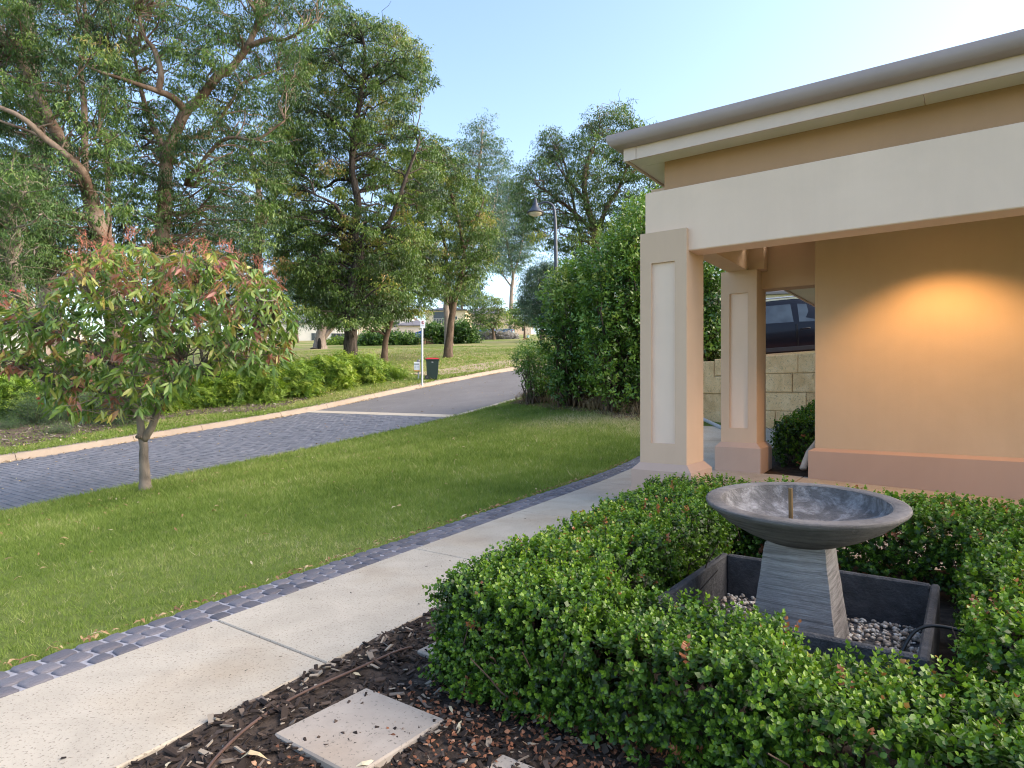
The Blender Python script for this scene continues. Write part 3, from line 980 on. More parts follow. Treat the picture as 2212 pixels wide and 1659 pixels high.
tb = empty("stone_basin", yard(BX, BY, -.02), -TH); bpy.context.view_layer.update()
tag(tb, "dark square stone trough of pebbles under the bird bath", "basin")
H2, TW, BTOP = .50, .035, .265
for nm, bx in (("basin_side", (-H2, -H2 + TW, -H2, H2)), ("basin_side", (H2 - TW, H2, -H2, H2)), ("basin_side", (-H2 + TW - .0, H2 - TW + .0, -H2, -H2 + TW)), ("basin_side", (-H2 + TW, H2 - TW, H2 - TW, H2))):
    m = MB(); m.box(*bx, 0, BTOP, .008); m.build(nm, M_TROUGH, tb)
m = MB(); m.box(-H2 + TW, H2 - TW, -H2 + TW, H2 - TW, .005, .045); m.build("basin_floor", M_TROUGH, tb)

# pebbles
def blob(seed, n=5, flat=.55):
    r = np.random.default_rng(seed); V = []; F = []
    for ring, (k, z) in enumerate(((.55, -.8), (1, 0), (.62, .8))):
        for i in range(n):
            t = 2 * math.pi * i / n + ring * .4
            V.append((k * math.cos(t) * (1 + r.normal(0, .12)), k * .75 * math.sin(t) * (1 + r.normal(0, .12)), z * flat + r.normal(0, .05)))
    for i in range(2):
        for k in range(n):
            F.append([i * n + k, i * n + (k + 1) % n, (i + 1) * n + (k + 1) % n, (i + 1) * n + k])
    F.append(list(range(n))[::-1]); F.append(list(range(2 * n, 3 * n)))
    return np.array(V), flat_poly(F), np.zeros(len(V))
pm, nt, b = new_mat("pebble")
a = nt.nodes.new("ShaderNodeAttribute"); a.attribute_name = "tint"
nt.links.new(ramp(nt, a.outputs["Fac"], [(0, (.26, .19, .15)), (.25, (.42, .35, .29)), (.6, (.55, .50, .45)), (.85, (.68, .66, .63)), (1, (.74, .71, .66))]), b.inputs["Base Color"])
b.inputs["Roughness"].default_value = .7
npb = 1600
xy = RNG.uniform(-H2 + TW + .015, H2 - TW - .015, (npb, 2))
P = np.array([yard(BX + a, BY + b_, .03 + .018 * RNG.random()) for a, b_ in xy])
D = np.column_stack([RNG.normal(0, .35, (npb, 2)), np.ones(npb)])
scatter("pebbles", [blob(i) for i in range(6)], P, rot_from_dir(D, RNG.random(npb) * 6.28), .008 + .009 * RNG.random(npb), RNG.random(npb), pm, None, True)
tag(bpy.data.objects["pebbles"], "pale river pebbles filling the stone trough", "pebbles")
# pump cable
cab = [yard(BX + .33, BY - .46, .07), yard(BX + .38, BY - .44, .10), yard(BX + .41, BY - .38, .20), yard(BX + .46, BY - .33, .285), yard(BX + .56, BY - .30, .30), yard(BX + .75, BY - .3, .26)]
mb = MB(); mb.tube(smooth_path(cab, 6), .0065, 8)
o = mb.build("pump_cable", plain("black_cable", (.012, .012, .013), .4), None, True)
tag(o, "black pump cable looping over the edge of the stone trough", "cable")
# ------------------------------------------------------------------ leaf templates
def leaf6(base, d, nrm, L, w, fold=.15, curl=.15):
    """six-point leaf, two quads folded along the midrib"""
    d = d / np.linalg.norm(d); nrm = nrm - d * (nrm @ d); nrm = nrm / (np.linalg.norm(nrm) + 1e-9)
    sd = np.cross(d, nrm)
    p = lambda t, x, h: base + d * (L * t) + sd * (w * x) + nrm * (L * h)
    return np.array([p(0, 0, 0), p(.28, -.42, fold * .5), p(.68, -.40, fold * .5 - curl * .4), p(1, 0, -curl), p(.68, .40, fold * .5 - curl * .4), p(.28, .42, fold * .5)])
LF6 = np.array([[0, 1, 2, 3], [0, 3, 4, 5]], np.int32)
def leaf4(base, d, nrm, L, w, curl=.0):
    d = d / np.linalg.norm(d); nrm = nrm - d * (nrm @ d); nrm = nrm / (np.linalg.norm(nrm) + 1e-9)
    sd = np.cross(d, nrm)
    return np.array([base, base + d * L * .42 - sd * w * .5, base + d * L - nrm * L * curl, base + d * L * .42 + sd * w * .5])
LF4 = np.array([[0, 1, 2, 3]], np.int32)

def leaf3(base, d, nrm, L, w):
    d = d / np.linalg.norm(d); nrm = nrm - d * (nrm @ d); nrm = nrm / (np.linalg.norm(nrm) + 1e-9)
    sd = np.cross(d, nrm)
    return np.array([base + d * L * .12 - sd * w * .55, base + d * L, base + d * L * .34 + sd * w * .6])
LF3 = np.array([[0, 1, 2]], np.int32)

def pack(parts, Fq, tints):
    V = np.concatenate(parts); k = len(parts[0])
    F = np.concatenate([Fq + i * k for i in range(len(parts))])
    T = np.repeat(np.array(tints), k)
    return V, [F], T

def box_sprig(seed, fine=True):
    r = np.random.default_rng(seed)
    parts, t = [], []
    nn = 6; Ls = .052 + .02 * r.random()
    bend = r.normal(0, .12, 2)
    for i in range(nn):
        z = Ls * (i + .5) / nn; f = i / (nn - 1)
        ctr = np.array([bend[0] * z * 1.2, bend[1] * z * 1.2, z])
        a0 = (i % 2) * math.pi / 2 + r.normal(0, .25)
        for a in (a0, a0 + math.pi):
            if r.random() < .07: continue
            el = .25 + .75 * f + r.normal(0, .18)
            d = np.array([math.cos(a) * math.cos(el), math.sin(a) * math.cos(el), math.sin(el)])
            nrm = np.array([-math.cos(a) * math.sin(el), -math.sin(a) * math.sin(el), math.cos(el)]) + r.normal(0, .2, 3)
            L = (.0185 - .006 * f * f) * (1 + r.normal(0, .12)); w = L * .84
            parts.append(leaf6(ctr, d, nrm, L, w, .12, .12) if fine else leaf4(ctr, d, nrm, L * 1.12, w * 1.25))
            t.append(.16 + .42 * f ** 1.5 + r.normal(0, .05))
    return pack(parts, LF6 if fine else LF4, t)
SPRIG_F = [box_sprig(i) for i in range(8)]
SPRIG_C = [box_sprig(i + 20, False) for i in range(6)]

def gum_spray(seed, n=14, L=.14, w=.03, rad=.28, droop=1.0, spread=.55):
    r = np.random.default_rng(seed); parts, t = [], []
    nt_ = 3
    for k in range(nt_):
        a = r.random() * 6.28; tip = np.array([math.cos(a) * rad, math.sin(a) * rad, r.normal(0, .08)])
        for i in range(n // nt_ + 1):
            f = (i + 1) / (n // nt_ + 1)
            b = tip * f + np.array([0, 0, -.25 * rad * f * f]) + r.normal(0, .03, 3)
            d = np.array([*r.normal(0, spread, 2), -droop + r.normal(0, .35)]) + tip / rad * .35
            ln = L * (.7 + .6 * r.random())
            parts.append(leaf3(b, d, r.normal(0, 1, 3), ln, w * (.8 + .5 * r.random())))
            t.append(r.normal(0, .09))
    return pack(parts, LF3, t)

def bush_spray(seed, n=14, L=.06, w=.026, rad=.16, up=.5):
    r = np.random.default_rng(seed); parts, t = [], []
    for i in range(n):
        f = (i + .5) / n
        b = np.array([r.normal(0, .2) * rad, r.normal(0, .2) * rad, rad * (f * 1.6 - .3)])
        a = i * 2.4 + r.normal(0, .3); el = up + r.normal(0, .35)
        d = np.array([math.cos(a) * math.cos(el), math.sin(a) * math.cos(el), math.sin(el)])
        parts.append(leaf3(b, d, np.array([0, 0, 1]) + r.normal(0, .5, 3), L * (.7 + .5 * r.random()), w))
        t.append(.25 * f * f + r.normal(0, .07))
    return pack(parts, LF3, t)

def frond_spray(seed, n=16, L=.105, w=.034, ln=.36, arch=.7):
    r = np.random.default_rng(seed); parts, t = [], []
    for i in range(n):
        f = (i + 1) / n
        b = np.array([ln * f, r.normal(0, .008), arch * ln * (f - f * f * .9)])
        sgn = 1 if i % 2 else -1
        d = np.array([.75, sgn * (.75 + r.normal(0, .15)), .25 + r.normal(0, .25)])
        parts.append(leaf3(b, d, np.array([0, 0, 1]) + r.normal(0, .3, 3), L * (1.15 - .6 * f), w))
        t.append(.3 * f + r.normal(0, .06))
    return pack(parts, LF3, t)

def blade_tuft(seed, n=6, h=.034, w=.0042, spread=.02):
    r = np.random.default_rng(seed); V, F, T = [], [], []
    for i in range(n):
        b = np.array([*r.normal(0, spread, 2), -.004]); a = r.random() * 6.28
        hh = h * (.55 + .7 * r.random()); lean = r.normal(0, .55, 2) * hh
        sx = np.array([math.cos(a), math.sin(a), 0]) * w * .5
        V += [b - sx, b + sx, b + np.array([lean[0], lean[1], hh])]
        F.append([3 * i, 3 * i + 1, 3 * i + 2]); T += [r.normal(0, .08)] * 3
    return np.array(V), [np.array(F, np.int32)], np.array(T)

def upright(n, tilt=.15):
    return rot_from_dir(np.column_stack([RNG.normal(0, tilt, (n, 2)), np.ones(n)]), RNG.random(n) * 6.28)

# ------------------------------------------------------------------ leaf and bark materials
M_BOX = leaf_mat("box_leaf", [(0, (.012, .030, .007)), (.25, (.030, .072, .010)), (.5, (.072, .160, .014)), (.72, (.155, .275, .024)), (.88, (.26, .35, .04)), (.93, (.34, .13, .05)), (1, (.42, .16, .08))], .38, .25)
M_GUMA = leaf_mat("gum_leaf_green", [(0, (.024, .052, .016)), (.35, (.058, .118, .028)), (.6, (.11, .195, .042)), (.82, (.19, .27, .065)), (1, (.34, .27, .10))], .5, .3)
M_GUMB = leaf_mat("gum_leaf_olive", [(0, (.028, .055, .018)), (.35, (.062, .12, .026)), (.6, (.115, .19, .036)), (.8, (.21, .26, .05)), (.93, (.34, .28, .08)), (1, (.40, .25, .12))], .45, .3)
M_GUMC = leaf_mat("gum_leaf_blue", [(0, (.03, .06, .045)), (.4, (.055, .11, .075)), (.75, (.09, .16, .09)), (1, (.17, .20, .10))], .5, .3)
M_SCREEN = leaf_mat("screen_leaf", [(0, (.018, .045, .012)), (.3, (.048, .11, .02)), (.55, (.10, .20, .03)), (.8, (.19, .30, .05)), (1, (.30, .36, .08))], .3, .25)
M_GREV = leaf_mat("fine_leaf_bright", [(0, (.035, .075, .010)), (.4, (.10, .19, .016)), (.75, (.21, .31, .03)), (1, (.33, .39, .06))], .55, .3)
M_ROSE = leaf_mat("fine_leaf_dark", [(0, (.025, .05, .028)), (.5, (.05, .10, .045)), (1, (.12, .18, .08))], .6, .2)
M_BLADE = leaf_mat("grass_blade", [(0, (.070, .115, .022)), (.3, (.145, .215, .042)), (.55, (.225, .30, .068)), (.75, (.33, .37, .13)), (.9, (.46, .42, .23)), (1, (.60, .53, .36))], .6, .3, .2)
M_PBLADE = leaf_mat("park_blade", [(0, (.11, .19, .03)), (.5, (.19, .27, .06)), (.8, (.30, .32, .12)), (1, (.42, .37, .2))], .6, .3, .2)
M_STRAW = leaf_mat("dry_straw", [(0, (.13, .085, .055)), (.4, (.26, .18, .11)), (.8, (.40, .30, .19)), (1, (.5, .4, .27))], .8, .2, .1)
M_LITTER = leaf_mat("fallen_leaf", [(0, (.16, .09, .05)), (.4, (.30, .19, .10)), (.75, (.48, .37, .22)), (1, (.62, .55, .40))], .8, .15, .1)
M_REDLIT = leaf_mat("dead_box_leaf", [(0, (.08, .045, .032)), (.4, (.20, .085, .05)), (.75, (.38, .16, .09)), (1, (.50, .33, .22))], .8, .1, .1)
M_CHIP = leaf_mat("mulch_chip", [(0, (.018, .014, .013)), (.4, (.045, .033, .028)), (.75, (.10, .072, .058)), (.95, (.17, .14, .12)), (1, (.30, .25, .20))], .9, 0, .2)
M_CHIP2 = leaf_mat("grey_chip", [(0, (.06, .045, .038)), (.4, (.14, .105, .09)), (.75, (.26, .21, .185)), (1, (.45, .39, .34))], .9, 0, .2)
M_LAV = leaf_mat("lavender_leaf", [(0, (.14, .13, .14)), (.5, (.26, .25, .28)), (1, (.42, .40, .45))], .8, .2, .1)

def bark_mat(name, lo, mid, hi, s=3.0, patch=None):
    m, nt, b = new_mat(name)
    v = mapped(nt, (s * 2.2, s * 2.2, s * .5))
    n1 = noise(nt, 1.6, 6, .7, vec=v, dist=.8); n2 = noise(nt, 6, 5, .7, vec=v)
    c = ramp(nt, n1, [(.28, lo), (.5, mid), (.72, hi)])
    if patch:
        n3 = noise(nt, .9, 4, .6, dist=.5)
        c = mixc(nt, ramp(nt, n3, [(.48, (0, 0, 0)), (.56, (.85, .85, .85))]), c, patch)
    nt.links.new(c, b.inputs["Base Color"]); b.inputs["Roughness"].default_value = .92; b.inputs["Specular IOR Level"].default_value = .15
    bump(nt, b, n2, .8, .03)
    return m
B_GUM = bark_mat("gum_bark", (.075, .05, .038), (.15, .10, .075), (.24, .175, .135), 1.2, (.27, .205, .165))
B_DARK = bark_mat("dark_bark", (.022, .018, .016), (.06, .048, .042), (.16, .13, .115), 2.0)
B_BROWN = bark_mat("brown_bark", (.05, .036, .028), (.115, .082, .062), (.20, .15, .12), 2.0)
B_PALE = bark_mat("pale_bark", (.13, .10, .085), (.24, .195, .165), (.36, .30, .26), 1.6)
B_YOUNG = bark_mat("young_bark", (.055, .047, .042), (.15, .128, .112), (.25, .215, .19), 9, (.30, .25, .205))

# ------------------------------------------------------------------ trees
def limb_points(pl, Y0):
    return [np.array(at(p[0], p[1], Y0 + (p[2] if len(p) > 2 else 0))) for p in pl]

def branch_path(a, b, rng, wig=.08, rise=.15, n=6):
    a = np.array(a); b = np.array(b); L = np.linalg.norm(b - a)
    out = []
    for i in range(n + 1):
        t = i / n
        p = a * (1 - t) + b * t
        p = p + np.array([0, 0, rise * L * math.sin(math.pi * t)])
        if 0 < i < n: p = p + rng.normal(0, wig * L * .5, 3)
        out.append(p)
    return out

def seg_dist(q, segs):
    a, b = segs[:, :2], segs[:, 2:]
    d = b - a; t = np.clip(np.sum((q - a) * d, 1) / (np.sum(d * d, 1) + 1e-9), 0, 1)
    return float(np.min(np.linalg.norm(q - a - d * t[:, None], axis=1)))

def crown_points(rng, poly, spacing, layers, holes=(), tries=2600, segs=None, clear=0):
    xs = [p[0] for p in poly]; ys = [p[1] for p in poly]; pts = []
    for ly in range(layers):
        mine = []
        cand = np.column_stack([rng.uniform(min(xs), max(xs), tries), rng.uniform(min(ys), max(ys), tries)])
        cand = cand[in_poly(cand[:, 0], cand[:, 1], poly)]
        for q in cand:
            if any(((q[0] - h[0]) / h[2]) ** 2 + ((q[1] - h[1]) / h[3]) ** 2 < 1 for h in holes): continue
            if mine and np.min(np.sum((np.array(mine) - q) ** 2, axis=1)) < spacing ** 2: continue
            if segs is not None and ly == 0 and seg_dist(q, segs) < clear and rng.random() < .85: continue
            mine.append(q)
        pts += [(q[0], q[1], ly) for q in mine]
    return pts

def tree(name, label, Y0, limbs, poly, spacing, thick, mat, bark, rc=.8, nspray=35, leaf=(.14, .03), seed=1, layers=2,
         holes=(), tint=(.42, .16), droop=1.0, n_leaf=14, group=None, sun_tint=.12, base_px=None, twigs=4, clear=0, limb_dy=0.0, cat="tree", smin=.7):
    rng = np.random.default_rng(seed)
    b = limb_points(limbs[0][0][:1], Y0)[0]
    gz = zw(b[0], b[1])
    root = empty(name, (b[0], b[1], gz)); bpy.context.view_layer.update()
    tag(root, label, cat, group)
    # trunk and limbs
    mb = MB(); nodes, rads = [], []
    for k, (pl, r0, r1) in enumerate(limbs):
        P = limb_points([(p[0], p[1], (p[2] if len(p) > 2 else 0) + limb_dy * (1 if k else min(1, i / 3))) for i, p in enumerate(pl)], Y0)
        if k == 0: P[0] = np.array([b[0], b[1], gz - .15])
        P = smooth_path(P, 5)
        m_ = len(P); rr = np.linspace(0, 1, m_)
        rad = r0 + (r1 - r0) * rr
        if k == 0: rad = rad * (1 + .55 * np.exp(-rr * m_ / 2.2))
        P = [p + (rng.normal(0, r0 * .035, 3) if 0 < i < m_ - 1 else 0) for i, p in enumerate(P)]
        mb.tube(P, list(rad), 9 if r0 > .12 else 6)
        nodes += list(P); rads += list(rad)
    nodes = np.array(nodes); rads = np.array(rads)
    keep(mb.build("trunk", bark, None, True), root)
    # clumps
    segs = np.array([[*a[:2], *b_[:2]] for pl, r0, r1 in limbs if r0 > .09 for a, b_ in zip(pl[:-1], pl[1:])])
    pts = crown_points(rng, poly, spacing, layers, holes, segs=segs, clear=clear)
    cl = []
    for x, y, ly in pts:
        dY = thick * ((ly + .5) / layers * 2 - 1) + rng.normal(0, thick * .25)
        cl.append(at(x, y, Y0 + dY))
    cl = np.array(cl)
    # branches
    bb = MB()
    for q in cl:
        d = np.linalg.norm(nodes - q, axis=1) + 2.0 * np.maximum(0, nodes[:, 2] - q[2] + .3)
        j = int(np.argmin(d))
        L = np.linalg.norm(nodes[j] - q)
        r = min(rads[j] * .6, .018 + .011 * L)
        bb.tube(branch_path(nodes[j], q, rng, .10, .10), list(np.linspace(r, .012, 7)), 5, False)
        for _ in range(twigs):
            e = q + rng.normal(0, 1, 3) * rc * np.array([.75, .75, .55])
            bb.tube(branch_path(q, e, rng, .12, .1, 3), [.014, .011, .009, .006], 3, False)
    keep(bb.build("branches", bark, None, True), root)
    # foliage
    temps = [gum_spray(seed * 50 + i, n_leaf, leaf[0], leaf[1], leaf[0] * 2.1, droop) for i in range(8)]
    n = len(cl) * nspray
    ci = np.repeat(np.arange(len(cl)), nspray)
    dirs = rng.normal(0, 1, (n, 3)); dirs /= np.linalg.norm(dirs, axis=1, keepdims=True)
    rad = rc * rng.random(n) ** .45 * (.65 + .7 * rng.random(len(cl)))[ci]
    off = dirs * rad[:, None] * np.array([1, 1, .72])
    P = cl[ci] + off
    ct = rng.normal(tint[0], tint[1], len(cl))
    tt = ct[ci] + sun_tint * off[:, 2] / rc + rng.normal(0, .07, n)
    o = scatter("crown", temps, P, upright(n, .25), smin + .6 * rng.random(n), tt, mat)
    keep(o, root)
    return root

# tall gum group across the street on the left
tree("gum_tree", "tall spreading gum whose bare reddish trunk forks into two pale limbs", 27,
     [([(352, 812), (350, 700), (348, 560), (356, 450), (358, 391), (361, 334), (378, 291), (401, 241), (428, 217), (468, 167), (502, 144), (535, 100), (560, 40)], .34, .11),
      ([(535, 100), (582, 84), (619, 84), (685, 47, -1)], .12, .04),
      ([(401, 241), (378, 214, -.5), (341, 197, -1), (294, 181, -1.5), (200, 150, -2)], .17, .05),
      ([(341, 197, -1), (348, 160, -1), (334, 110, -1), (311, 77, -.6), (298, 27)], .13, .06),
      ([(356, 340), (351, 318, 1), (328, 267, 1.3), (308, 207, 1.5), (290, 120, 2)], .19, .06),
      ([(381, 298), (445, 288, 1), (500, 220, 1.2), (522, 180, 1.5), (600, 150, 2)], .09, .04),
      ([(400, 400), (478, 304, -1), (552, 301, -1.2), (615, 261, -1.4)], .09, .03)],
     [(230, -110), (330, -140), (480, -130), (640, -110), (730, -40), (735, 20), (690, 70), (650, 110), (660, 170), (640, 230), (625, 330), (590, 420), (570, 520), (500, 560), (380, 540), (300, 560), (240, 500), (250, 400), (210, 330), (240, 220), (190, 120), (200, 0)],
     36, 3.2, M_GUMA, B_GUM, rc=.64, nspray=26, leaf=(.17, .038), seed=3, layers=2, clear=24, limb_dy=-1.1, holes=[(268, 195, 26, 34), (415, 255, 26, 30), (560, 260, 34, 24), (470, 330, 26, 26), (630, 60, 26, 26), (520, 400, 22, 30)], tint=(.35, .20))
tree("gum_tree", "gum with a thick trunk leaning over towards the street corner", 25,
     [([(262, 822), (250, 680), (231, 552), (214, 495), (187, 401), (144, 328), (110, 261), (80, 200), (40, 120)], .40, .13),
      ([(200, 440), (174, 364, -1), (100, 301, -1.6), (47, 254, -2), (-40, 215, -2)], .16, .06),
      ([(225, 500), (205, 430, 1), (160, 350, 1.5), (135, 318, 1.6)], .16, .1),
      ([(205, 475), (144, 468, 1), (50, 461, 1.5), (-60, 440, 2)], .14, .05),
      ([(235, 520), (232, 368, 1), (230, 300, 1), (214, 277, 1), (225, 200, 1), (240, 120, 1)], .10, .05),
      ([(184, 380), (182, 234, .5), (174, 134, .6), (187, 67, .8), (180, -20, 1)], .13, .06),
      ([(110, 262), (150, 205, -1), (82, 195, -1.4)], .08, .04)],
     [(-140, 60), (-60, -60), (60, -110), (200, -120), (250, -40), (230, 60), (270, 130), (250, 220), (260, 300), (240, 380), (270, 470), (240, 540), (140, 590), (20, 600), (-120, 600), (-160, 300)],
     36, 3.4, M_GUMA, B_GUM, rc=.64, nspray=26, leaf=(.17, .038), seed=4, layers=2, clear=24, limb_dy=-1.1, holes=[(30, 300, 44, 30), (95, 40, 22, 32), (205, 215, 16, 34), (10, 150, 24, 20), (150, 420, 26, 18)], tint=(.34, .19))
tree("gum_tree", "gum with a pale twisted stem behind the pink flowering branch", 21,
     [([(108, 846), (100, 800), (75, 690), (40, 620), (25, 560), (40, 520), (18, 470), (-15, 440), (-60, 380)], .24, .10),
      ([(25, 560), (0, 520, .5), (-30, 480, .8)], .12, .06), ([(18, 470), (28, 445), (50, 425), (60, 380)], .08, .04)],
     [(-160, 360), (-60, 330), (60, 380), (120, 420), (110, 500), (70, 560), (60, 640), (0, 680), (-140, 660)],
     34, 2.0, M_GUMA, B_PALE, rc=.65, nspray=27, leaf=(.14, .026), seed=5, tint=(.36, .14))
tree("gum_tree", "far gum with a straight pale upper trunk rising behind the leaning one", 36,
     [([(120, 800), (100, 600), (90, 400), (72, 200), (63, 77), (57, 0), (50, -120)], .55, .30)],
     [(-120, -100), (0, -150), (130, -130), (160, -20), (130, 90), (170, 200), (150, 330), (210, 430), (200, 560), (60, 620), (-100, 600), (-140, 300)],
     34, 3, M_GUMC, B_PALE, rc=1.0, nspray=27, leaf=(.20, .046), seed=6, tint=(.38, .14), layers=1)
tree("gum_tree", "hazy gum filling the gap between the two tallest trees", 44,
     [([(560, 790), (565, 650), (555, 520), (560, 420), (540, 330)], .40, .14), ([(560, 480), (610, 400), (640, 340)], .16, .06)],
     [(440, 330), (520, 250), (600, 200), (660, 260), (680, 380), (690, 500), (660, 620), (560, 680), (440, 660), (400, 540)],
     34, 3, M_GUMC, B_GUM, rc=1.15, nspray=24, leaf=(.22, .05), seed=8, tint=(.42, .14), layers=1)
tree("gum_tree", "gum with low drooping foliage behind the small flowering tree", 33,
     [([(470, 800), (465, 700), (455, 600), (440, 520)], .32, .12), ([(462, 660), (420, 600), (390, 560)], .12, .05), ([(455, 600), (520, 560), (560, 540)], .1, .05)],
     [(250, 540), (340, 500), (450, 480), (560, 480), (620, 540), (620, 640), (560, 690), (430, 690), (300, 660), (240, 620)],
     38, 2.4, M_GUMA, B_BROWN, rc=.9, nspray=27, leaf=(.16, .03), seed=9, tint=(.36, .14), layers=2)

# dark trunked red gum in the park and its neighbours
tree("marri_tree", "broad olive green tree with a thick black trunk behind the low hedge", 31,
     [([(756, 806), (757, 740), (758, 680), (764, 600), (776, 553), (764, 502), (770, 465), (772, 429), (760, 364), (768, 280), (784, 174), (788, 121), (784, 81)], .33, .07),
      ([(776, 550), (788, 506, -.6), (836, 486, -1), (861, 429, -1.4), (881, 372, -1.6), (905, 310, -1.8)], .15, .05),
      ([(764, 500), (739, 465, -1), (720, 440, -1.4), (680, 420, -1.8)], .14, .04),
      ([(764, 389), (727, 389, .8), (699, 405, 1.2), (650, 380, 1.6)], .10, .04),
      ([(784, 174), (820, 130, .4), (846, 100, .8), (880, 120, 1)], .06, .03), ([(784, 185), (750, 160, -.5), (720, 120, -.8)], .06, .03),
      ([(765, 300), (720, 260, -.6), (670, 220, -1)], .09, .03)],
     [(690, 90), (735, 30), (790, 28), (860, 62), (910, 105), (935, 160), (905, 215), (905, 290), (938, 320), (950, 400), (925, 470), (905, 560), (880, 640), (820, 690), (720, 705), (660, 690), (635, 610), (600, 560), (578, 430), (575, 330), (625, 240), (600, 160), (650, 110)],
     25, 2.6, M_GUMB, B_DARK, rc=.56, nspray=25, leaf=(.16, .046), seed=12, clear=20, limb_dy=-.9, holes=[(795, 425, 42, 26), (700, 65, 18, 16), (900, 250, 22, 18), (715, 170, 20, 30), (840, 200, 16, 14), (700, 470, 22, 18)], tint=(.42, .20), sun_tint=.18)
tree("marri_tree", "slender brown trunked tree between the black trunk and the sign post", 33.5,
     [([(829, 787), (833, 735), (846, 690), (850, 640), (845, 590), (850, 540)], .16, .06), ([(848, 660), (880, 610), (900, 570)], .06, .03), ([(847, 640), (800, 600), (770, 580)], .06, .03)],
     [(690, 570), (760, 520), (850, 490), (930, 530), (955, 600), (930, 660), (885, 690), (830, 680), (780, 695), (700, 690), (670, 640)],
     25, 1.8, M_GUMB, B_BROWN, rc=.62, nspray=30, leaf=(.15, .046), seed=13, tint=(.42, .17))
tree("marri_tree", "twin stemmed brown trunked tree standing on the grass behind the wheelie bin", 36,
     [([(967, 773), (972, 720), (980, 660), (992, 610), (1002, 560), (995, 500), (978, 430), (960, 370)], .22, .07),
      ([(977, 680), (970, 620), (964, 560), (955, 490), (935, 430)], .15, .06), ([(998, 540), (1030, 480), (1045, 430)], .08, .03), ([(965, 560), (920, 520), (890, 480)], .08, .03)],
     [(868, 340), (930, 300), (985, 340), (1035, 400), (1062, 490), (1052, 590), (1010, 640), (955, 640), (900, 610), (872, 520), (862, 420)],
     26, 2.2, M_GUMB, B_BROWN, rc=.72, nspray=34, leaf=(.17, .05), seed=14, clear=15, tint=(.46, .18), holes=[(935, 470, 18, 20)])
tree("gum_tree", "slim blue green gum rising above the twin stemmed tree", 62,
     [([(970, 748), (966, 700), (964, 640), (975, 580), (1002, 500), (1026, 410), (1038, 330), (1042, 280)], .34, .08), ([(975, 600), (1010, 550), (1045, 500), (1070, 440)], .16, .06)],
     [(975, 340), (1005, 310), (1025, 258), (1052, 262), (1068, 300), (1092, 315), (1095, 370), (1072, 420), (1092, 470), (1070, 560), (1020, 590), (985, 540), (965, 420)],
     26, 2.4, M_GUMC, B_PALE, rc=1.25, nspray=27, leaf=(.26, .055), seed=15, tint=(.45, .15))
tree("gum_tree", "pale straight trunked gum on the hill behind the standing person", 150,
     [([(1104, 712), (1104, 660), (1106, 620), (1108, 590), (1098, 540), (1090, 480), (1100, 430)], .50, .2), ([(1107, 600), (1125, 540), (1135, 470)], .26, .12), ([(1105, 620), (1085, 590), (1075, 560)], .2, .1)],
     [(1055, 430), (1085, 390), (1125, 395), (1150, 440), (1155, 520), (1130, 570), (1095, 590), (1060, 560), (1048, 490)],
     18, 4, M_GUMC, B_PALE, rc=2.3, nspray=27, leaf=(.55, .14), seed=16, tint=(.48, .15))
tree("gum_tree", "tall rounded gum behind the street lamp and the house eave", 42,
     [([(1290, 735), (1290, 640), (1288, 560), (1284, 500), (1268, 440), (1262, 380), (1280, 320)], .36, .12), ([(1286, 520), (1310, 450), (1340, 400), (1360, 340)], .18, .06),
      ([(1284, 500), (1230, 450), (1190, 420), (1160, 400)], .15, .05), ([(1290, 560), (1330, 520), (1370, 470)], .14, .05), ([(1270, 440), (1220, 380), (1200, 350)], .1, .04), ([(1280, 330), (1296, 270), (1290, 228)], .07, .02), ([(1225, 400), (1205, 330), (1190, 305)], .05, .02)],
     [(1118, 400), (1140, 355), (1190, 335), (1240, 305), (1275, 270), (1295, 232), (1340, 232), (1385, 268), (1440, 320), (1470, 420), (1440, 500), (1370, 520), (1300, 530), (1230, 545), (1165, 525), (1122, 460)],
     29, 2.6, M_GUMB, B_BROWN, rc=.85, nspray=26, leaf=(.19, .045), seed=17, layers=3, clear=18, limb_dy=-.8, tint=(.34, .14), holes=[(1205, 500, 24, 20), (1240, 440, 16, 18), (1180, 465, 18, 14), (1320, 480, 18, 18)])
tree("gum_tree", "small clump of gum leaves on a thin top branch beside the tall rounded gum", 42,
     [([(1262, 740), (1258, 560), (1235, 420), (1215, 340), (1192, 300)], .14, .03)],
     [(1165, 312), (1176, 286), (1200, 280), (1216, 300), (1214, 330), (1190, 340), (1172, 330)], 17, .7, M_GUMB, B_BROWN, rc=.5, nspray=14, leaf=(.17, .04), seed=27, tint=(.34, .12))
tree("park_tree", "small round park tree with spreading stems by the grey flower bed", 92,
     [([(1067, 736), (1066, 722), (1063, 709), (1052, 698), (1040, 684)], .22, .10), ([(1065, 712), (1072, 696), (1080, 675)], .13, .06), ([(1058, 704), (1040, 696), (1028, 685)], .10, .05)],
     [(1010, 680), (1022, 655), (1050, 640), (1078, 648), (1092, 675), (1084, 700), (1050, 708), (1024, 702)], 14, 2.0, M_GUMB, B_BROWN, rc=1.0, nspray=13, leaf=(.32, .09), seed=18, tint=(.45, .15))
tree("park_tree", "dark young tree with a few red flowers beside the seated person", 104,
     [([(1133, 727), (1133, 712), (1132, 698), (1134, 680)], .16, .07)],
     [(1106, 682), (1116, 660), (1135, 652), (1152, 662), (1158, 685), (1142, 700), (1116, 699)], 14, 2, M_GUMB, B_BROWN, rc=1.1, nspray=30, leaf=(.34, .09), seed=19, tint=(.3, .12))
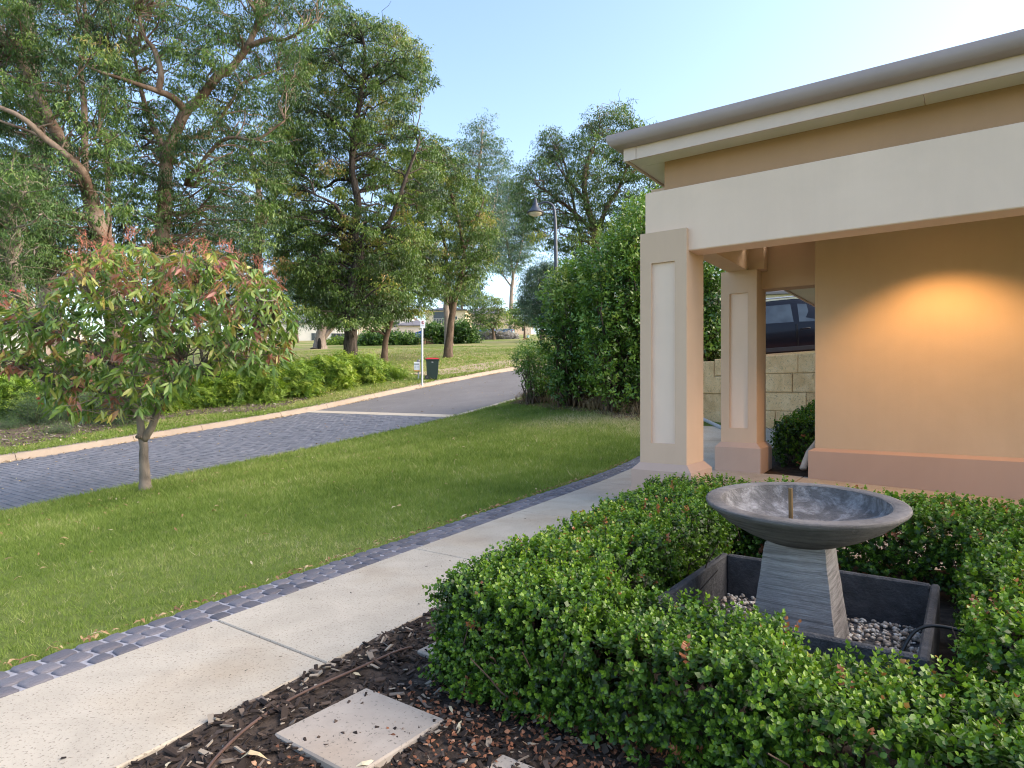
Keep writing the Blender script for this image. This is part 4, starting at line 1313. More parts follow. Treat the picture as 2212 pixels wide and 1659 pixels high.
tree("weeping_tree", "blue green weeping tree low behind the lamp post", 72,
     [([(1170, 735), (1172, 680), (1170, 630), (1168, 590)], .2, .08)],
     [(1130, 640), (1145, 590), (1175, 565), (1205, 585), (1215, 640), (1205, 690), (1150, 690)], 16, 2, M_GUMC, B_BROWN, rc=1.1, nspray=35, leaf=(.3, .06), seed=20, tint=(.3, .12), droop=2.0)
tree("gum_tree", "slim grey trunked gum in front of the dark hip roofed house", 150,
     [([(997, 716), (997, 690), (998, 660), (1003, 640), (1000, 610)], .34, .12), ([(998, 662), (1008, 645), (1015, 625)], .18, .08)],
     [(965, 640), (985, 610), (1010, 590), (1035, 610), (1040, 640), (1020, 655), (985, 660)], 15, 3, M_GUMC, B_PALE, rc=1.9, nspray=20, leaf=(.5, .13), seed=41, tint=(.42, .15))
hollow = tree("hollow_gum", "old pale gum with a hollow in its flared base on the dry grass", 58,
     [([(690, 754), (692, 735), (698, 700), (706, 650), (700, 600), (690, 540)], .55, .28), ([(694, 738), (712, 715), (735, 690), (750, 660)], .26, .1)],
     [(640, 560), (690, 520), (740, 560), (750, 620), (720, 670), (670, 670), (630, 630)], 30, 2, M_GUMA, B_PALE, rc=1.0, nspray=30, leaf=(.22, .05), seed=21, tint=(.40, .14))
# near-black solid whose colour stands for the shade inside the old gum's hollow
hb_ = np.array(at(690, 747, 57.3))
m = MB(); m.lathe([(.16, -.55), (.20, -.2), (.17, .2), (.06, .5)], 10)
o = m.build("hollow", M_GAP); o.location = (hb_[0], hb_[1], zw(hb_[0], hb_[1]) + .5); o.scale = (1, .5, 1); bpy.context.view_layer.update(); keep(o, hollow)
for i, (lb, x0, x1, y0, y1, Y, sd, mt) in enumerate([
        ("thin gum standing behind the rows of houses left of the hollow tree", 600, 680, 470, 700, 90, 31, M_GUMC),
        ("bushy dark tree between the hillside houses and the black trunk", 790, 880, 560, 700, 100, 32, M_GUMA),
        ("dark round tree on the skyline behind the screen bush", 1180, 1300, 560, 690, 80, 33, M_GUMA),
        ("far tree behind the screen bush next to the porch column", 1290, 1420, 470, 640, 60, 34, M_GUMB)]):
    xm = (x0 + x1) / 2
    tree("gum_tree", lb, Y, [([(xm, y1 + 40), (xm, y1), (xm + 4, (y0 + y1) / 2), (xm, y0 + 20)], .3, .1)],
         [(x0, y1 - 30), (x0 + 10, (y0 + y1) / 2), (xm - 10, y0), (xm + 20, y0 + 5), (x1 - 6, (y0 + y1) / 2), (x1, y1 - 25), (xm, y1)], 24, 2.5, mt, B_BROWN, rc=Y * .016, nspray=27, leaf=(Y * .0035, Y * .0009), seed=sd, tint=(.36, .13))
# ------------------------------------------------------------------ small flowering gum on the lawn (large leaves)
M_FLG = leaf_mat("flowering_gum_leaf", [(0, (.04, .08, .02)), (.3, (.08, .155, .032)), (.5, (.13, .22, .045)), (.66, (.21, .29, .06)), (.78, (.32, .31, .075)), (.87, (.33, .20, .08)), (.95, (.26, .11, .075)), (1, (.33, .14, .11))], .36, .25)
M_STALK = leaf_mat("red_stalk", [(0, (.24, .12, .06)), (.5, (.36, .13, .08)), (1, (.50, .16, .12))], .6, .1)
M_PINK = plain("pink_blossom", (.62, .07, .09), .7, var=.3, scale=60)
GX, GY, GZ = hit(315, 1060)
def big_leaf(L=.15, w=.038):
    """curved lance leaf, 5 stations, folded midrib; base at the origin, along -Z"""
    V = []; st = [(0, .06), (.25, .85), (.6, .85), (1, .0)]
    for t, k in st:
        z = -L * t; y = .22 * L * t * t
        V += [(-w * .5 * k, y + .10 * w * k, z), (0, y, z), (w * .5 * k, y + .10 * w * k, z)]
    F = []
    for i in range(len(st) - 1):
        a = i * 3; F += [[a, a + 1, a + 4, a + 3], [a + 1, a + 2, a + 5, a + 4]]
    return np.array(V), np.array(F, np.int32)
BLV, BLF = big_leaf(.175, .046)
rng = np.random.default_rng(77)
fg = empty("flowering_gum", (GX, GY, GZ)); bpy.context.view_layer.update()
tag(fg, "small flowering gum with red tipped leaves growing in the front lawn", "tree")
limbsF = [([(315, 1064), (313, 1030), (311, 985), (308, 945), (300, 900), (286, 868), (288, 815), (300, 760), (310, 690), (300, 620)], .088, .02),
          ([(310, 950), (330, 918), (345, 875), (372, 848), (405, 828), (440, 792), (468, 755), (540, 715), (590, 690)], .066, .018),
          ([(288, 830), (240, 790), (190, 750), (130, 720), (60, 700)], .035, .012), ([(300, 760), (250, 690), (200, 640), (160, 600)], .03, .01),
          ([(440, 792), (430, 730), (420, 660), (430, 600)], .03, .012), ([(372, 848), (380, 800), (395, 770), (430, 750)], .02, .01), ([(500, 735), (520, 670), (540, 620)], .022, .01),
          ([(305, 720), (340, 660), (360, 600)], .025, .01), ([(286, 868), (230, 850), (170, 840), (120, 830)], .022, .01), ([(130, 720), (60, 690), (0, 670), (-60, 660)], .02, .01)]
mb = MB(); nodes = []; rads = []
for k, (pl, r0, r1) in enumerate(limbsF):
    P = [np.array(at(x, y, GY + (0 if k < 2 else rng.normal(0, .25)))) for x, y in pl]
    if k >= 2:
        j = int(np.argmin(np.linalg.norm(np.array(nodes) - np.array(at(pl[0][0], pl[0][1], GY)), axis=1))); P[0] = np.array(nodes[j])
    if k == 0: P[0] = np.array([GX, GY, GZ - .08])
    P = smooth_path(P, 5); rr = np.linspace(0, 1, len(P)); rad = r0 + (r1 - r0) * rr ** .8
    if k == 0: rad = rad * (1 + .35 * np.exp(-rr * 14))
    mb.tube([p + (rng.normal(0, r0 * .07, 3) if 1 < i < len(P) - 1 else 0) for i, p in enumerate(P)], list(rad), 12 if k < 2 else 7)
    nodes += list(P); rads += list(rad)
nodes = np.array(nodes)
keep(mb.build("trunk", B_YOUNG, None, True), fg)
kn = MB(); kn.lathe([(.012, -.03), (.045, -.02), (.055, .01), (.03, .04), (.008, .045)], 10)
o = kn.build("knot", B_YOUNG, None, True); o.location = at(300, 944, GY - .09); bpy.context.view_layer.update(); keep(o, fg)
polyF = [(95, 660), (130, 600), (170, 550), (220, 530), (290, 522), (350, 548), (410, 540), (480, 545), (545, 572), (600, 605), (628, 655), (650, 695), (640, 745), (600, 790), (555, 805), (500, 782), (440, 800), (400, 850), (345, 875), (280, 890), (215, 900), (150, 895), (95, 870), (80, 800), (30, 800), (-50, 790), (-50, 660), (20, 636), (70, 660)]
tips = crown_points(rng, polyF, 21, 3, holes=[(420, 760, 40, 26), (560, 640, 18, 14), (500, 620, 14, 12)], tries=4000)
LP, LD, LT, LS = [], [], [], []
tw = MB(); stalkP = []
for x, y, ly in tips:
    dY = (ly - 1) * .85 + rng.normal(0, .3)
    ex = 1 - ((x - 340) / 330) ** 2
    dY *= math.sqrt(max(.15, ex))
    q = np.array(at(x, y, GY + dY))
    d = np.linalg.norm(nodes - q, axis=1) + 1.5 * np.maximum(0, nodes[:, 2] - q[2] + .1)
    d[:12] += 5
    j = int(np.argmin(d))
    tw.tube(branch_path(nodes[j], q, rng, .10, .08, 5), list(np.linspace(.011, .004, 6)), 4, False)
    out = q - nodes[j]; out = out / (np.linalg.norm(out) + 1e-6)
    young = rng.random() < .12
    base_t = rng.normal(.54, .12) + (.42 if young else 0) + (.06 if y < 620 else 0)
    for k in range(rng.integers(9, 15)):
        a = rng.random() * 6.28
        dv = np.array([math.cos(a) * .8, math.sin(a) * .8, -1.05 + rng.normal(0, .35)]) + out * .5
        LP.append(q + rng.normal(0, .035, 3) - out * rng.random() * .10); LD.append(-dv); LT.append(base_t + rng.normal(0, .09)); LS.append(.72 + .55 * rng.random())
    if y < 640 and rng.random() < .8 or rng.random() < .12: stalkP.append(q)
keep(tw.build("twigs", B_YOUNG, None, True), fg)
LP = np.array(LP); LD = np.array(LD); LT = np.array(LT); LS = np.array(LS)
Rm = rot_from_dir(LD, rng.random(len(LP)) * 6.28)
dist = LP[:, 1] / LS
vis = np.abs(LP[:, 0] / LP[:, 1]) < .80
big = np.argsort(np.where(vis, dist, 1e9))[:290]
rest = np.setdiff1d(np.arange(len(LP)), big)
o = scatter("foliage", [(BLV, [BLF], np.zeros(len(BLV)))], LP[rest], Rm[rest], LS[rest], LT[rest], M_FLG, None, True); keep(o, fg)
lms = []
for k in range(12):
    me = mesh_np("leaf", BLV, BLF, True); attr(me, "tint", np.full(len(BLV), float(np.clip(np.quantile(LT, (k + .5) / 12), 0, 1)))); me.materials.append(M_FLG); lms.append(me)
order = np.argsort(np.argsort(LT))
inv = fg.matrix_basis.inverted()
def place(me, name, R3, P, S, root, invm):
    o = bpy.data.objects.new(name, me); COL.objects.link(o)
    Mx = Matrix.Identity(4)
    for i in range(3):
        for j in range(3): Mx[i][j] = R3[i][j] * S
        Mx[i][3] = P[i]
    o.parent = root; o.matrix_local = invm @ Mx
    return o
for k in big:
    place(lms[min(11, int(order[k] / len(LT) * 12))], "leaf", Rm[k], LP[k], LS[k], fg, inv)
# upright red bud stalks
def stalk_t(seed):
    r = np.random.default_rng(seed); V = []; F = []
    def st(a, b, w):
        k = len(V); d = np.cross(b - a, r.normal(0, 1, 3)); d = d / np.linalg.norm(d) * w
        e = np.cross(b - a, d); e = e / np.linalg.norm(e) * w
        V.extend([a - d, a + d, a + e, b]); F.extend([[k, k + 1, k + 3], [k + 1, k + 2, k + 3], [k + 2, k, k + 3]])
    top = np.array([r.normal(0, .02), r.normal(0, .02), .13]); st(np.zeros(3), top, .004)
    for i in range(7):
        t = .35 + .65 * i / 6; a = top * t; b = a + np.array([r.normal(0, .035), r.normal(0, .035), .03 + .03 * r.random()]); st(a, b, .0035)
        for _ in range(3): st(b * .97 + a * .03, b + r.normal(0, .016, 3) + np.array([0, 0, .012]), .003)
    return np.array(V), [np.array(F, np.int32)], np.zeros(len(V))
stalkP = np.array(stalkP); k = 2
SP = np.repeat(stalkP, k, axis=0) + rng.normal(0, .05, (len(stalkP) * k, 3)) + np.array([0, 0, .03])
o = scatter("bud_stalks", [stalk_t(i) for i in range(5)], SP, upright(len(SP), .4), .7 + .6 * rng.random(len(SP)), rng.random(len(SP)), M_STALK); keep(o, fg)
for (x, y) in ((26, 628), (40, 630), (10, 640), (83, 862), (88, 872)):
    fl = MB()
    for _ in range(46):
        v = rng.normal(0, 1, 3); v /= np.linalg.norm(v)
        if v[2] < -.5: continue
        fl.tube([v * .008, v * .038], [.0022, .0016], 3)
    o = fl.build("blossom", M_PINK); o.location = at(x, y, GY - .35); bpy.context.view_layer.update(); keep(o, fg)

# ------------------------------------------------------------------ clipped box hedge around the basin
def hedge_sdf(boxes, q):
    """q (n,3) in (s,c,z); boxes: (s0,s1,c0,c1,ztop, shear of c1 per s)"""
    d = np.full(len(q), 9.0)
    for (s0, s1, c0, c1, z1, sh) in boxes:
        c1s = c1 + sh * (q[:, 0] - s0); c0s = c0 + 0 * c1s
        cx, hx = (s0 + s1) / 2, (s1 - s0) / 2; cc = (c0s + c1s) / 2; hc = (c1s - c0s) / 2
        r = .07
        a = np.abs(q[:, 0] - cx) - hx + r; b = np.abs(q[:, 1] - cc) - hc + r; e = np.abs(q[:, 2] - (z1 / 2 - .1)) - (z1 / 2 + .1) + r
        m3 = np.stack([a, b, e], 1)
        dd = np.linalg.norm(np.maximum(m3, 0), axis=1) + np.minimum(m3.max(1), 0) - r
        d = np.minimum(d, dd)
    w = .022 * np.sin(q[:, 0] * 7.3 + 1.1 * np.sin(q[:, 1] * 5)) * np.sin(q[:, 1] * 8.1 + q[:, 2] * 4) + .014 * np.sin(q[:, 0] * 19 + q[:, 2] * 15) * np.sin(q[:, 1] * 17)
    return d + w
def hedge_samples(boxes, n, depth, rng, bias=1.6, zmin=.02):
    vol = np.array([(b[1] - b[0] + .2) * (b[3] - b[2] + .25) * (b[4] + .1) for b in boxes]); pick = rng.choice(len(boxes), n * 14, p=vol / vol.sum())
    B = np.array(boxes)[pick]; u = rng.random((len(pick), 3))
    q = np.stack([B[:, 0] - .08 + u[:, 0] * (B[:, 1] - B[:, 0] + .16), 0 * u[:, 0], zmin + u[:, 2] * (B[:, 4] + .05 - zmin)], 1)
    c1 = B[:, 3] + B[:, 5] * (q[:, 0] - B[:, 0]); q[:, 1] = B[:, 2] - .08 + u[:, 1] * (c1 - B[:, 2] + .16)
    d = hedge_sdf(boxes, q)
    ok = (d < 0) & (d > -depth) & (rng.random(len(d)) < np.exp(bias * d / depth))
    q = q[ok][:n]; e = .01
    g = np.stack([(hedge_sdf(boxes, q + np.eye(3)[k] * e) - hedge_sdf(boxes, q - np.eye(3)[k] * e)) / (2 * e) for k in range(3)], 1)
    g /= (np.linalg.norm(g, axis=1, keepdims=True) + 1e-6)
    return q, g
def to_world(q): return np.column_stack([q[:, 0:1] * E2[None] + q[:, 1:2] * E1[None], q[:, 2]])
def vec_world(g): return np.column_stack([g[:, 0:1] * E2[None] + g[:, 1:2] * E1[None], g[:, 2]])

def hedge(name, label, boxes, n, rng, temps, depth=.11, scale=1.0, singles=0, tint0=.07, cat="hedge", stems=60, zmin=.02, z_of=None, red=.012):
    c0 = np.mean([[(b[0] + b[1]) / 2, (b[2] + b[3]) / 2] for b in boxes], axis=0)
    root = empty(name, W(c0[0], c0[1], 0)); bpy.context.view_layer.update(); tag(root, label, cat)
    q, g = hedge_samples(boxes, n, depth, rng, zmin=zmin)
    P = to_world(q); G = vec_world(g)
    if z_of is not None: P[:, 2] += z_of(q)
    D = G * .75 + np.array([0, 0, .55]) + rng.normal(0, .38, (len(P), 3))
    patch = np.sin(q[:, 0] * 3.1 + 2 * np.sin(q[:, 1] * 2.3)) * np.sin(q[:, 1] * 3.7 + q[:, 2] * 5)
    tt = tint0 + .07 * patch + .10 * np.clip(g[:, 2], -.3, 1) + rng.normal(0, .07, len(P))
    dead = rng.random(len(P)) < red * (1 + 3 * (q[:, 2] < .12))
    tt = np.where(dead, .86 + .05 * rng.random(len(P)), tt)
    Rm = rot_from_dir(D, rng.random(len(P)) * 6.28); S = scale * (.8 + .45 * rng.random(len(P)))
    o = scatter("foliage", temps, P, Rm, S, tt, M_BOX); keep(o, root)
    # inner stems
    sm = MB()
    for _ in range(stems):
        b = boxes[rng.integers(len(boxes))]
        s = rng.uniform(b[0] + .05, b[1] - .05); c = rng.uniform(b[2] + .05, b[3] - .05)
        z0 = -.05 if z_of is None else float(z_of(np.array([[s, c, 0]]))[0]) - .05
        for _k in range(3):
            e = (s + rng.normal(0, .10), c + rng.normal(0, .10), z0 + b[4] * (.6 + .4 * rng.random()))
            sm.tube(branch_path(W(s, c, z0), W(*e), rng, .10, 0, 4), list(np.linspace(.006, .0025, 5)), 4, False)
    keep(sm.build("stems", B_BROWN, None, True), root)["kind"] = "stuff"
    if singles:
        lv, lf, lt = box_leaf_single()
        mats = []
        for k in range(8):
            me = mesh_np("leaf", lv, lf, True); attr(me, "tint", np.full(len(lv), .25 + .07 * k)); me.materials.append(M_BOX); mats.append(me)
        q2, g2 = hedge_samples(boxes, singles * 40, .012, rng, zmin=zmin); P2 = to_world(q2); G2 = vec_world(g2)
        face = np.sum(G2 * (np.array([0, 0, CAM_H]) - P2), axis=1) > .3
        vis = face & (P2[:, 1] > .5) & (np.abs(P2[:, 0] / P2[:, 1]) < .8) & ((CAM_H - P2[:, 2]) / P2[:, 1] < .59)
        idx = np.where(vis)[0]; idx = idx[np.argsort(np.linalg.norm(P2[idx] - np.array([0, 0, CAM_H]), axis=1))]
        idx = idx[::max(1, len(idx) // (singles * 2))][:singles]
        R2 = rot_from_dir(G2[idx] * .8 + np.array([0, 0, .5]) + rng.normal(0, .45, (len(idx), 3)), rng.random(len(idx)) * 6.28)
        inv = root.matrix_basis.inverted()
        for a, k in enumerate(idx): place(mats[rng.integers(8)], "leaf", R2[a], P2[k] + G2[k] * .012, .9 + .35 * rng.random(), root, inv)
    return root
def box_leaf_single():
    V = leaf6(np.zeros(3), np.array([.25, 0, 1.0]), np.array([1.0, 0, -.25]), .021, .017, .12, .12)
    return V, [LF6], np.zeros(6)
HR = np.random.default_rng(5)
hedge("box_hedge", "clipped box hedge with glossy leaves in front of the stone trough", [(1.80, 2.34, .45, 1.60, .34, 0), (1.80, 2.27, -1.4, .50, .295, 0), (1.80, 2.25, 1.1, 1.68, .40, .05)], 8400, HR, SPRIG_F + SPRIG_C, .10, 1.0, 290, red=.008)
hedge("box_hedge", "leafy box hedge between the footpath and the trough, reaching the porch column", [(2.20, 4.85, 1.20, 1.68, .43, .11)], 6600, HR, SPRIG_C, .11, 1.0)
hedge("box_hedge", "box hedge growing between the bird bath bowl and the lit porch paving", [(4.12, 4.85, -2.2, 1.19, .44, 0)], 7200, HR, SPRIG_C, .17, 1.15)
hedge("box_hedge", "wide box hedge on the cable side of the trough", [(2.34, 4.10, -1.5, -.02, .41, 0)], 7000, HR, SPRIG_C, .11, 1.0)
hedge("box_hedge", "small dark box hedge behind the porch beside the limestone wall", [(9.45, 12.6, 1.66, 2.22, .55, .0)], 2600, HR, SPRIG_C, .12, 1.7, z_of=lambda q: zpad(q[:, 0]), tint0=.04)
m = MB()
o = grid_sheet("porch_bed", np.arange(8.8, 13.0, .4), lambda s: np.linspace(1.64, 2.34 + .1 * (s - 8.7), 6), lambda s, c: zpad(s) - .02 + 0 * c, M_SOIL)

# ------------------------------------------------------------------ screening bushes beside the neighbour's wall
def bush(name, label, Y0, poly, spacing, thick, mat, rc, nspray, temps, seed, tint=(.38, .14), stem_px=None, layers=2, group=None, stemr=.03, smin=.8, ground=True, cat="shrub", sun=.14):
    rng = np.random.default_rng(seed)
    pts = crown_points(rng, poly, spacing, layers)
    cl = np.array([at(x, y, Y0 + thick * ((ly + .5) / layers * 2 - 1) + rng.normal(0, thick * .2)) for x, y, ly in pts])
    bx = stem_px if stem_px is not None else float(np.mean([p[0] for p in poly]))
    X = (bx - CX) / FPX * Y0; gz = zw(X, Y0)
    root = empty(name, (X, Y0, gz)); bpy.context.view_layer.update(); tag(root, label, cat, group)
    st = MB(); one = []
    for q in cl:
        b = np.array([X + rng.normal(0, .12), Y0 + rng.normal(0, .12), gz - .05])
        b[0] += (q[0] - X) * .6 * rng.random()
        b[2] = zw(b[0], b[1]) - .05
        tgt = st
        if len(cl) <= 4: tgt = MB(); one.append(tgt)
        tgt.tube(branch_path(b, q, rng, .08, .05, 5), list(np.linspace(stemr, .006, 6)), 4, False)
    if one: [keep(q_.build("stem", B_BROWN, None, True), root) for q_ in one]
    else: so = keep(st.build("stems", B_BROWN, None, True), root); so["kind"] = "stuff"
    n = len(cl) * nspray; ci = np.repeat(np.arange(len(cl)), nspray)
    dirs = rng.normal(0, 1, (n, 3)); dirs /= np.linalg.norm(dirs, axis=1, keepdims=True)
    off = dirs * (rc * rng.random(n) ** .4)[:, None] * np.array([1, 1, .85])
    P = cl[ci] + off
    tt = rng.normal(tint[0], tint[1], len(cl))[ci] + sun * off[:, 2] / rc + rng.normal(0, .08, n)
    D = dirs * .9 + np.array([0, 0, .6]) + rng.normal(0, .3, (n, 3))
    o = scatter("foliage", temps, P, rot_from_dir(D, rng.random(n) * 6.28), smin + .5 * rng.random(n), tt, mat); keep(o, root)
    return root
T_SCR = [bush_spray(i, 12, .11, .05, .17) for i in range(7)]
T_SCR2 = [bush_spray(i + 40, 12, .075, .026, .14) for i in range(7)]
bush("screen_bush", "low sparse bush at the street end of the screening bushes", 18.6, [(1124, 768), (1138, 752), (1185, 765), (1200, 800), (1190, 844), (1150, 846), (1136, 825), (1126, 795)], 14, .5, M_SCREEN, .26, 18, T_SCR2, 51, (.45, .14), 1150)
bush("screen_bush", "tall glossy screening bush in front of the lamp post", 17.2, [(1192, 650), (1215, 605), (1245, 580), (1290, 560), (1310, 640), (1300, 760), (1285, 830), (1240, 845), (1205, 835), (1192, 760), (1186, 700)], 22, .8, M_SCREEN, .40, 19, T_SCR, 52, (.42, .17), 1235)
bush("screen_bush", "tallest screening bush pressed against the porch column", 15.7, [(1280, 560), (1320, 520), (1350, 500), (1375, 450), (1400, 440), (1430, 500), (1440, 640), (1430, 800), (1400, 845), (1330, 850), (1290, 820), (1275, 700)], 22, .8, M_SCREEN, .40, 19, T_SCR, 53, (.45, .17), 1345)
bush("screen_bush", "screening bush seen in the gap between the two porch columns", 15.2, [(1500, 560), (1530, 545), (1562, 600), (1570, 700), (1560, 770), (1540, 800), (1500, 790), (1490, 680)], 20, .5, M_SCREEN, .33, 16, T_SCR, 54, (.34, .14), 1520)

# dry grass and litter under the bushes
def strand_tuft(seed, n=9, h=.34, w=.008):
    r = np.random.default_rng(seed); V, F, T = [], [], []
    for i in range(n):
        a = r.random() * 6.28; d = np.array([math.cos(a), math.sin(a), 0]); sx = np.array([-d[1], d[0], 0]) * w
        hh = h * (.5 + .8 * r.random()); k = len(V); out = .5 + .6 * r.random()
        for t in (0, .4, .75, 1):
            p = d * hh * out * t * t + np.array([0, 0, hh * (1.6 * t - 1.1 * t * t)])
            ww = (1 - t * .85); V += [p - sx * ww, p + sx * ww]
        for j in range(3): F.append([k + 2 * j, k + 2 * j + 1, k + 2 * j + 3, k + 2 * j + 2])
        T += [r.normal(0, .15)] * 8
    return np.array(V), [np.array(F, np.int32)], np.array(T)
rng = np.random.default_rng(61)
V = []; cs = np.linspace(5.2, 11.3, 30)
for c in cs:
    for k, d in enumerate((.10, .35, .7, 1.05, 1.35)):
        s = s_wall(c) - d - (.12 * math.sin(c * 2.3) if k == 4 else 0); V.append(W(s, c, float(zg(s, c)) + (.02 if k < 4 else -.02)))
F = [[i * 5 + j, (i + 1) * 5 + j, (i + 1) * 5 + j + 1, i * 5 + j + 1] for i in range(29) for j in range(4)]
bb_ = obj("bush_bed", mesh_np("bush_bed", np.array(V), flat_poly(F), True), plain("litter_soil", (.15, .10, .075), .95, var=.4, scale=9, bmp=1, bscale=30, spec=.1)); bb_["kind"] = "structure"
def bed_pt(dmax):
    c = rng.uniform(5.2, 11.2); s = s_wall(c) - .15 - rng.random() * dmax
    return W(s, c, float(zg(s, c)) + .02)
pts = [bed_pt(.95) for _ in range(300)]
pts = np.array(pts)
o = scatter("dry_grass", [strand_tuft(i) for i in range(6)], pts, upright(len(pts), .2), .6 + .8 * rng.random(len(pts)), rng.normal(.5, .18, len(pts)), M_STRAW)
tag(o, "dry straw coloured grass under the screening bushes", "dry grass")

# ------------------------------------------------------------------ low hedge and shrubs across the street
T_FR = [frond_spray(i) for i in range(7)]
T_RO = [bush_spray(i + 80, 16, .06, .007, .2, .9) for i in range(6)]
FLAB = ['bright feathery low shrub beside the flowering gum, first of the verge row', 'feathery low shrub second in the verge row from the flowering gum', 'feathery low shrub third in the verge row from the flowering gum', 'feathery low shrub in the middle of the verge row', 'feathery low shrub next to the one at the black trunk', 'tallest feathery shrub at the foot of the black trunk', 'last feathery shrub of the verge row, towards the sign post']
hl = [(405, 890, 846), (470, 885, 826), (545, 880, 808), (620, 868, 800), (695, 852, 792), (760, 838, 780), (815, 828, 800)]
for i, (x, yb, yt) in enumerate(hl):
    gx, gy, gz = hit(x, yb - 4)
    hw = 54
    poly = [(x - hw, yb - 4), (x - hw, yt + 8), (x - 20, yt - 4), (x + 20, yt - 2), (x + hw, yt + 6), (x + hw, yb - 10), (x, yb)]
    bush("feathery_shrub", FLAB[i], gy + .9, poly, 14, .7, M_GREV, .30, 30, T_FR, 70 + i, (.42, .15), x, layers=3, group="feathery shrubs along the far verge", stemr=.012, smin=.75, sun=.2)
for i, (lb, x, yb, yt, hw, tmp, mt) in enumerate([
        ("dark needle leaved mound shrub on the mulch behind the flowering gum", 75, 928, 868, 56, T_RO, M_ROSE),
        ("dark bushy shrub in the mulch hidden by the flowering gum's leaves", 165, 915, 858, 50, T_RO, M_ROSE),
        ("upright dark green shrub just behind the flowering gum's fork", 250, 928, 850, 52, T_RO, M_ROSE),
        ("bright feathery shrub under the pink blossoms by the mulch", 10, 916, 828, 60, T_FR, M_GREV),
        ("feathery green shrub behind the fork of the flowering gum", 340, 900, 850, 50, T_FR, M_GREV)]):
    gx, gy, gz = hit(x, yb - 4)
    poly = [(x - hw, yb - 6), (x - hw * .9, yt + 20), (x - hw * .4, yt), (x + hw * .4, yt), (x + hw * .9, yt + 18), (x + hw, yb - 8), (x, yb)]
    bush("garden_shrub", lb, gy + .6, poly, 15, .6, mt, .28, 24, tmp, 90 + i, (.38, .15), x, layers=3, stemr=.012)
for i, (lb, x, yb, yt, hw) in enumerate([("tiny low plant with yellow flowers on the mulch strip", 128, 942, 926, 26), ("small prostrate plant at the edge of the mulch strip", 18, 932, 918, 22)]):
    gx, gy, gz = hit(x, yb - 4)
    r_ = bush("ground_plant", lb, gy, [(x - hw, yb - 4), (x - hw * .5, yt), (x + hw * .5, yt), (x + hw, yb - 4)], 8, .12, M_ROSE, .10, 16, T_RO, 110 + i, (.5, .12), x, layers=2, stemr=.006, smin=.5, cat="plant")

# ------------------------------------------------------------------ far beds: shrubs, lavender, low hedge
T_FAR = [bush_spray(i + 120, 12, .3, .13, .5) for i in range(6)]
for i, (lb, Y, x, yb, yt, hw, mt, tn) in enumerate([
        ("round dark shrub behind the black trunked tree on the park bed", 66, 820, 750, 728, 36, M_SCREEN, .2),
        ("dark shrub at the foot of the slender brown trunk", 66, 872, 748, 732, 24, M_SCREEN, .22),
        ("dense dark bush left of the twin stemmed tree on the garden wall", 70, 945, 747, 710, 28, M_SCREEN, .2),
        ("dense dark bush right of the twin stemmed tree on the garden wall", 70, 998, 742, 706, 28, M_SCREEN, .22),
        ("dark low bush at the end of the lavender bed", 96, 1038, 731, 722, 14, M_ROSE, .15),
        ("bright low box hedge beside the hollow gum", 72, 745, 751, 741, 42, M_GREV, .3),
        ("dark green hill hedge behind the seated person", 118, 1180, 700, 690, 40, M_SCREEN, .2)]):
    poly = [(x - hw, yb), (x - hw, yt + (yb - yt) * .45), (x - hw * .5, yt), (x + hw * .4, yt + 1), (x + hw, yt + (yb - yt) * .4), (x + hw, yb)]
    bush("park_shrub", lb, Y, poly, 8.5, 1.2, mt, .55, 22, T_FAR, 130 + i, (tn, .10), x, layers=2, smin=.7)
for i, x in enumerate((1046, 1060, 1076, 1091, 1104)):
    bush("lavender_bush", "silvery lavender clump in the park flower bed", 94, [(x - 10, 735), (x - 9, 728), (x, 724), (x + 9, 728), (x + 10, 735)], 6, .8, M_LAV, .45, 22, T_FAR, 150 + i, (.5, .2), x, group="lavender clumps in the park bed", smin=.6)

# ------------------------------------------------------------------ lawn blades
rng = np.random.default_rng(33)
n = 125000
s = rng.uniform(-1.5, 17, n); c = rng.uniform(2.9, 12.3, n)
ok = (c > c_left(s) + .275) & (c < c_near(s) + .03) & (s < s_wall(c) - .1)
s, c = s[ok], c[ok]
X = s * E2[0] + c * E1[0]; Y = s * E2[1] + c * E1[1]
ok = (Y > .9) & (np.abs(X / Y) < 1.15)
s, c, X, Y = s[ok], c[ok], X[ok], Y[ok]
ok = rng.random(len(Y)) < np.minimum(1, (6.5 / Y) ** 1.3)
s, c, X, Y = s[ok], c[ok], X[ok], Y[ok]
rough = .012 * np.sin(c * 2.1 + s * .7) * np.sin(s * 1.3 - c * .4) * np.clip(c_near(s) - c, 0, 1)
P = np.column_stack([X, Y, zg(s, c) - .012 + np.where(c > c_left(s) + .5, rough, 0)])
pn = np.sin(s * 1.1 + 2.2 * np.sin(c * .6)) * np.sin(c * 1.4 + 1.5 * np.sin(s * .8)) + .5 * np.sin(s * 3.7 + c * 2.9) * np.sin(c * 4.1 - s * 1.7)
dryspot = np.exp(-(((s - 13.2) / 1.1) ** 2 + ((c - 7.2) / 1.6) ** 2)) + np.exp(-(((s - 12.3) / .9) ** 2 + ((c - 4.9) / 1.2) ** 2)) + .55 * np.exp(-(((s - 3.1) / .8) ** 2 + ((c - 4.6) / 1.0) ** 2))
tt = .45 + .13 * pn + .5 * np.clip(dryspot, 0, 1) * (.5 + rng.random(len(s))) + rng.normal(0, .10, len(s)) + np.where(rng.random(len(s)) < .05, .35, 0)
o = scatter("grass_blades", [blade_tuft(i) for i in range(8)], P, upright(len(P), .1), np.clip(Y / 4.4, 1.0, 2.3) * (.8 + .4 * rng.random(len(P))), tt, M_BLADE)
tag(o, "short green blades of the mown front lawn", "grass")
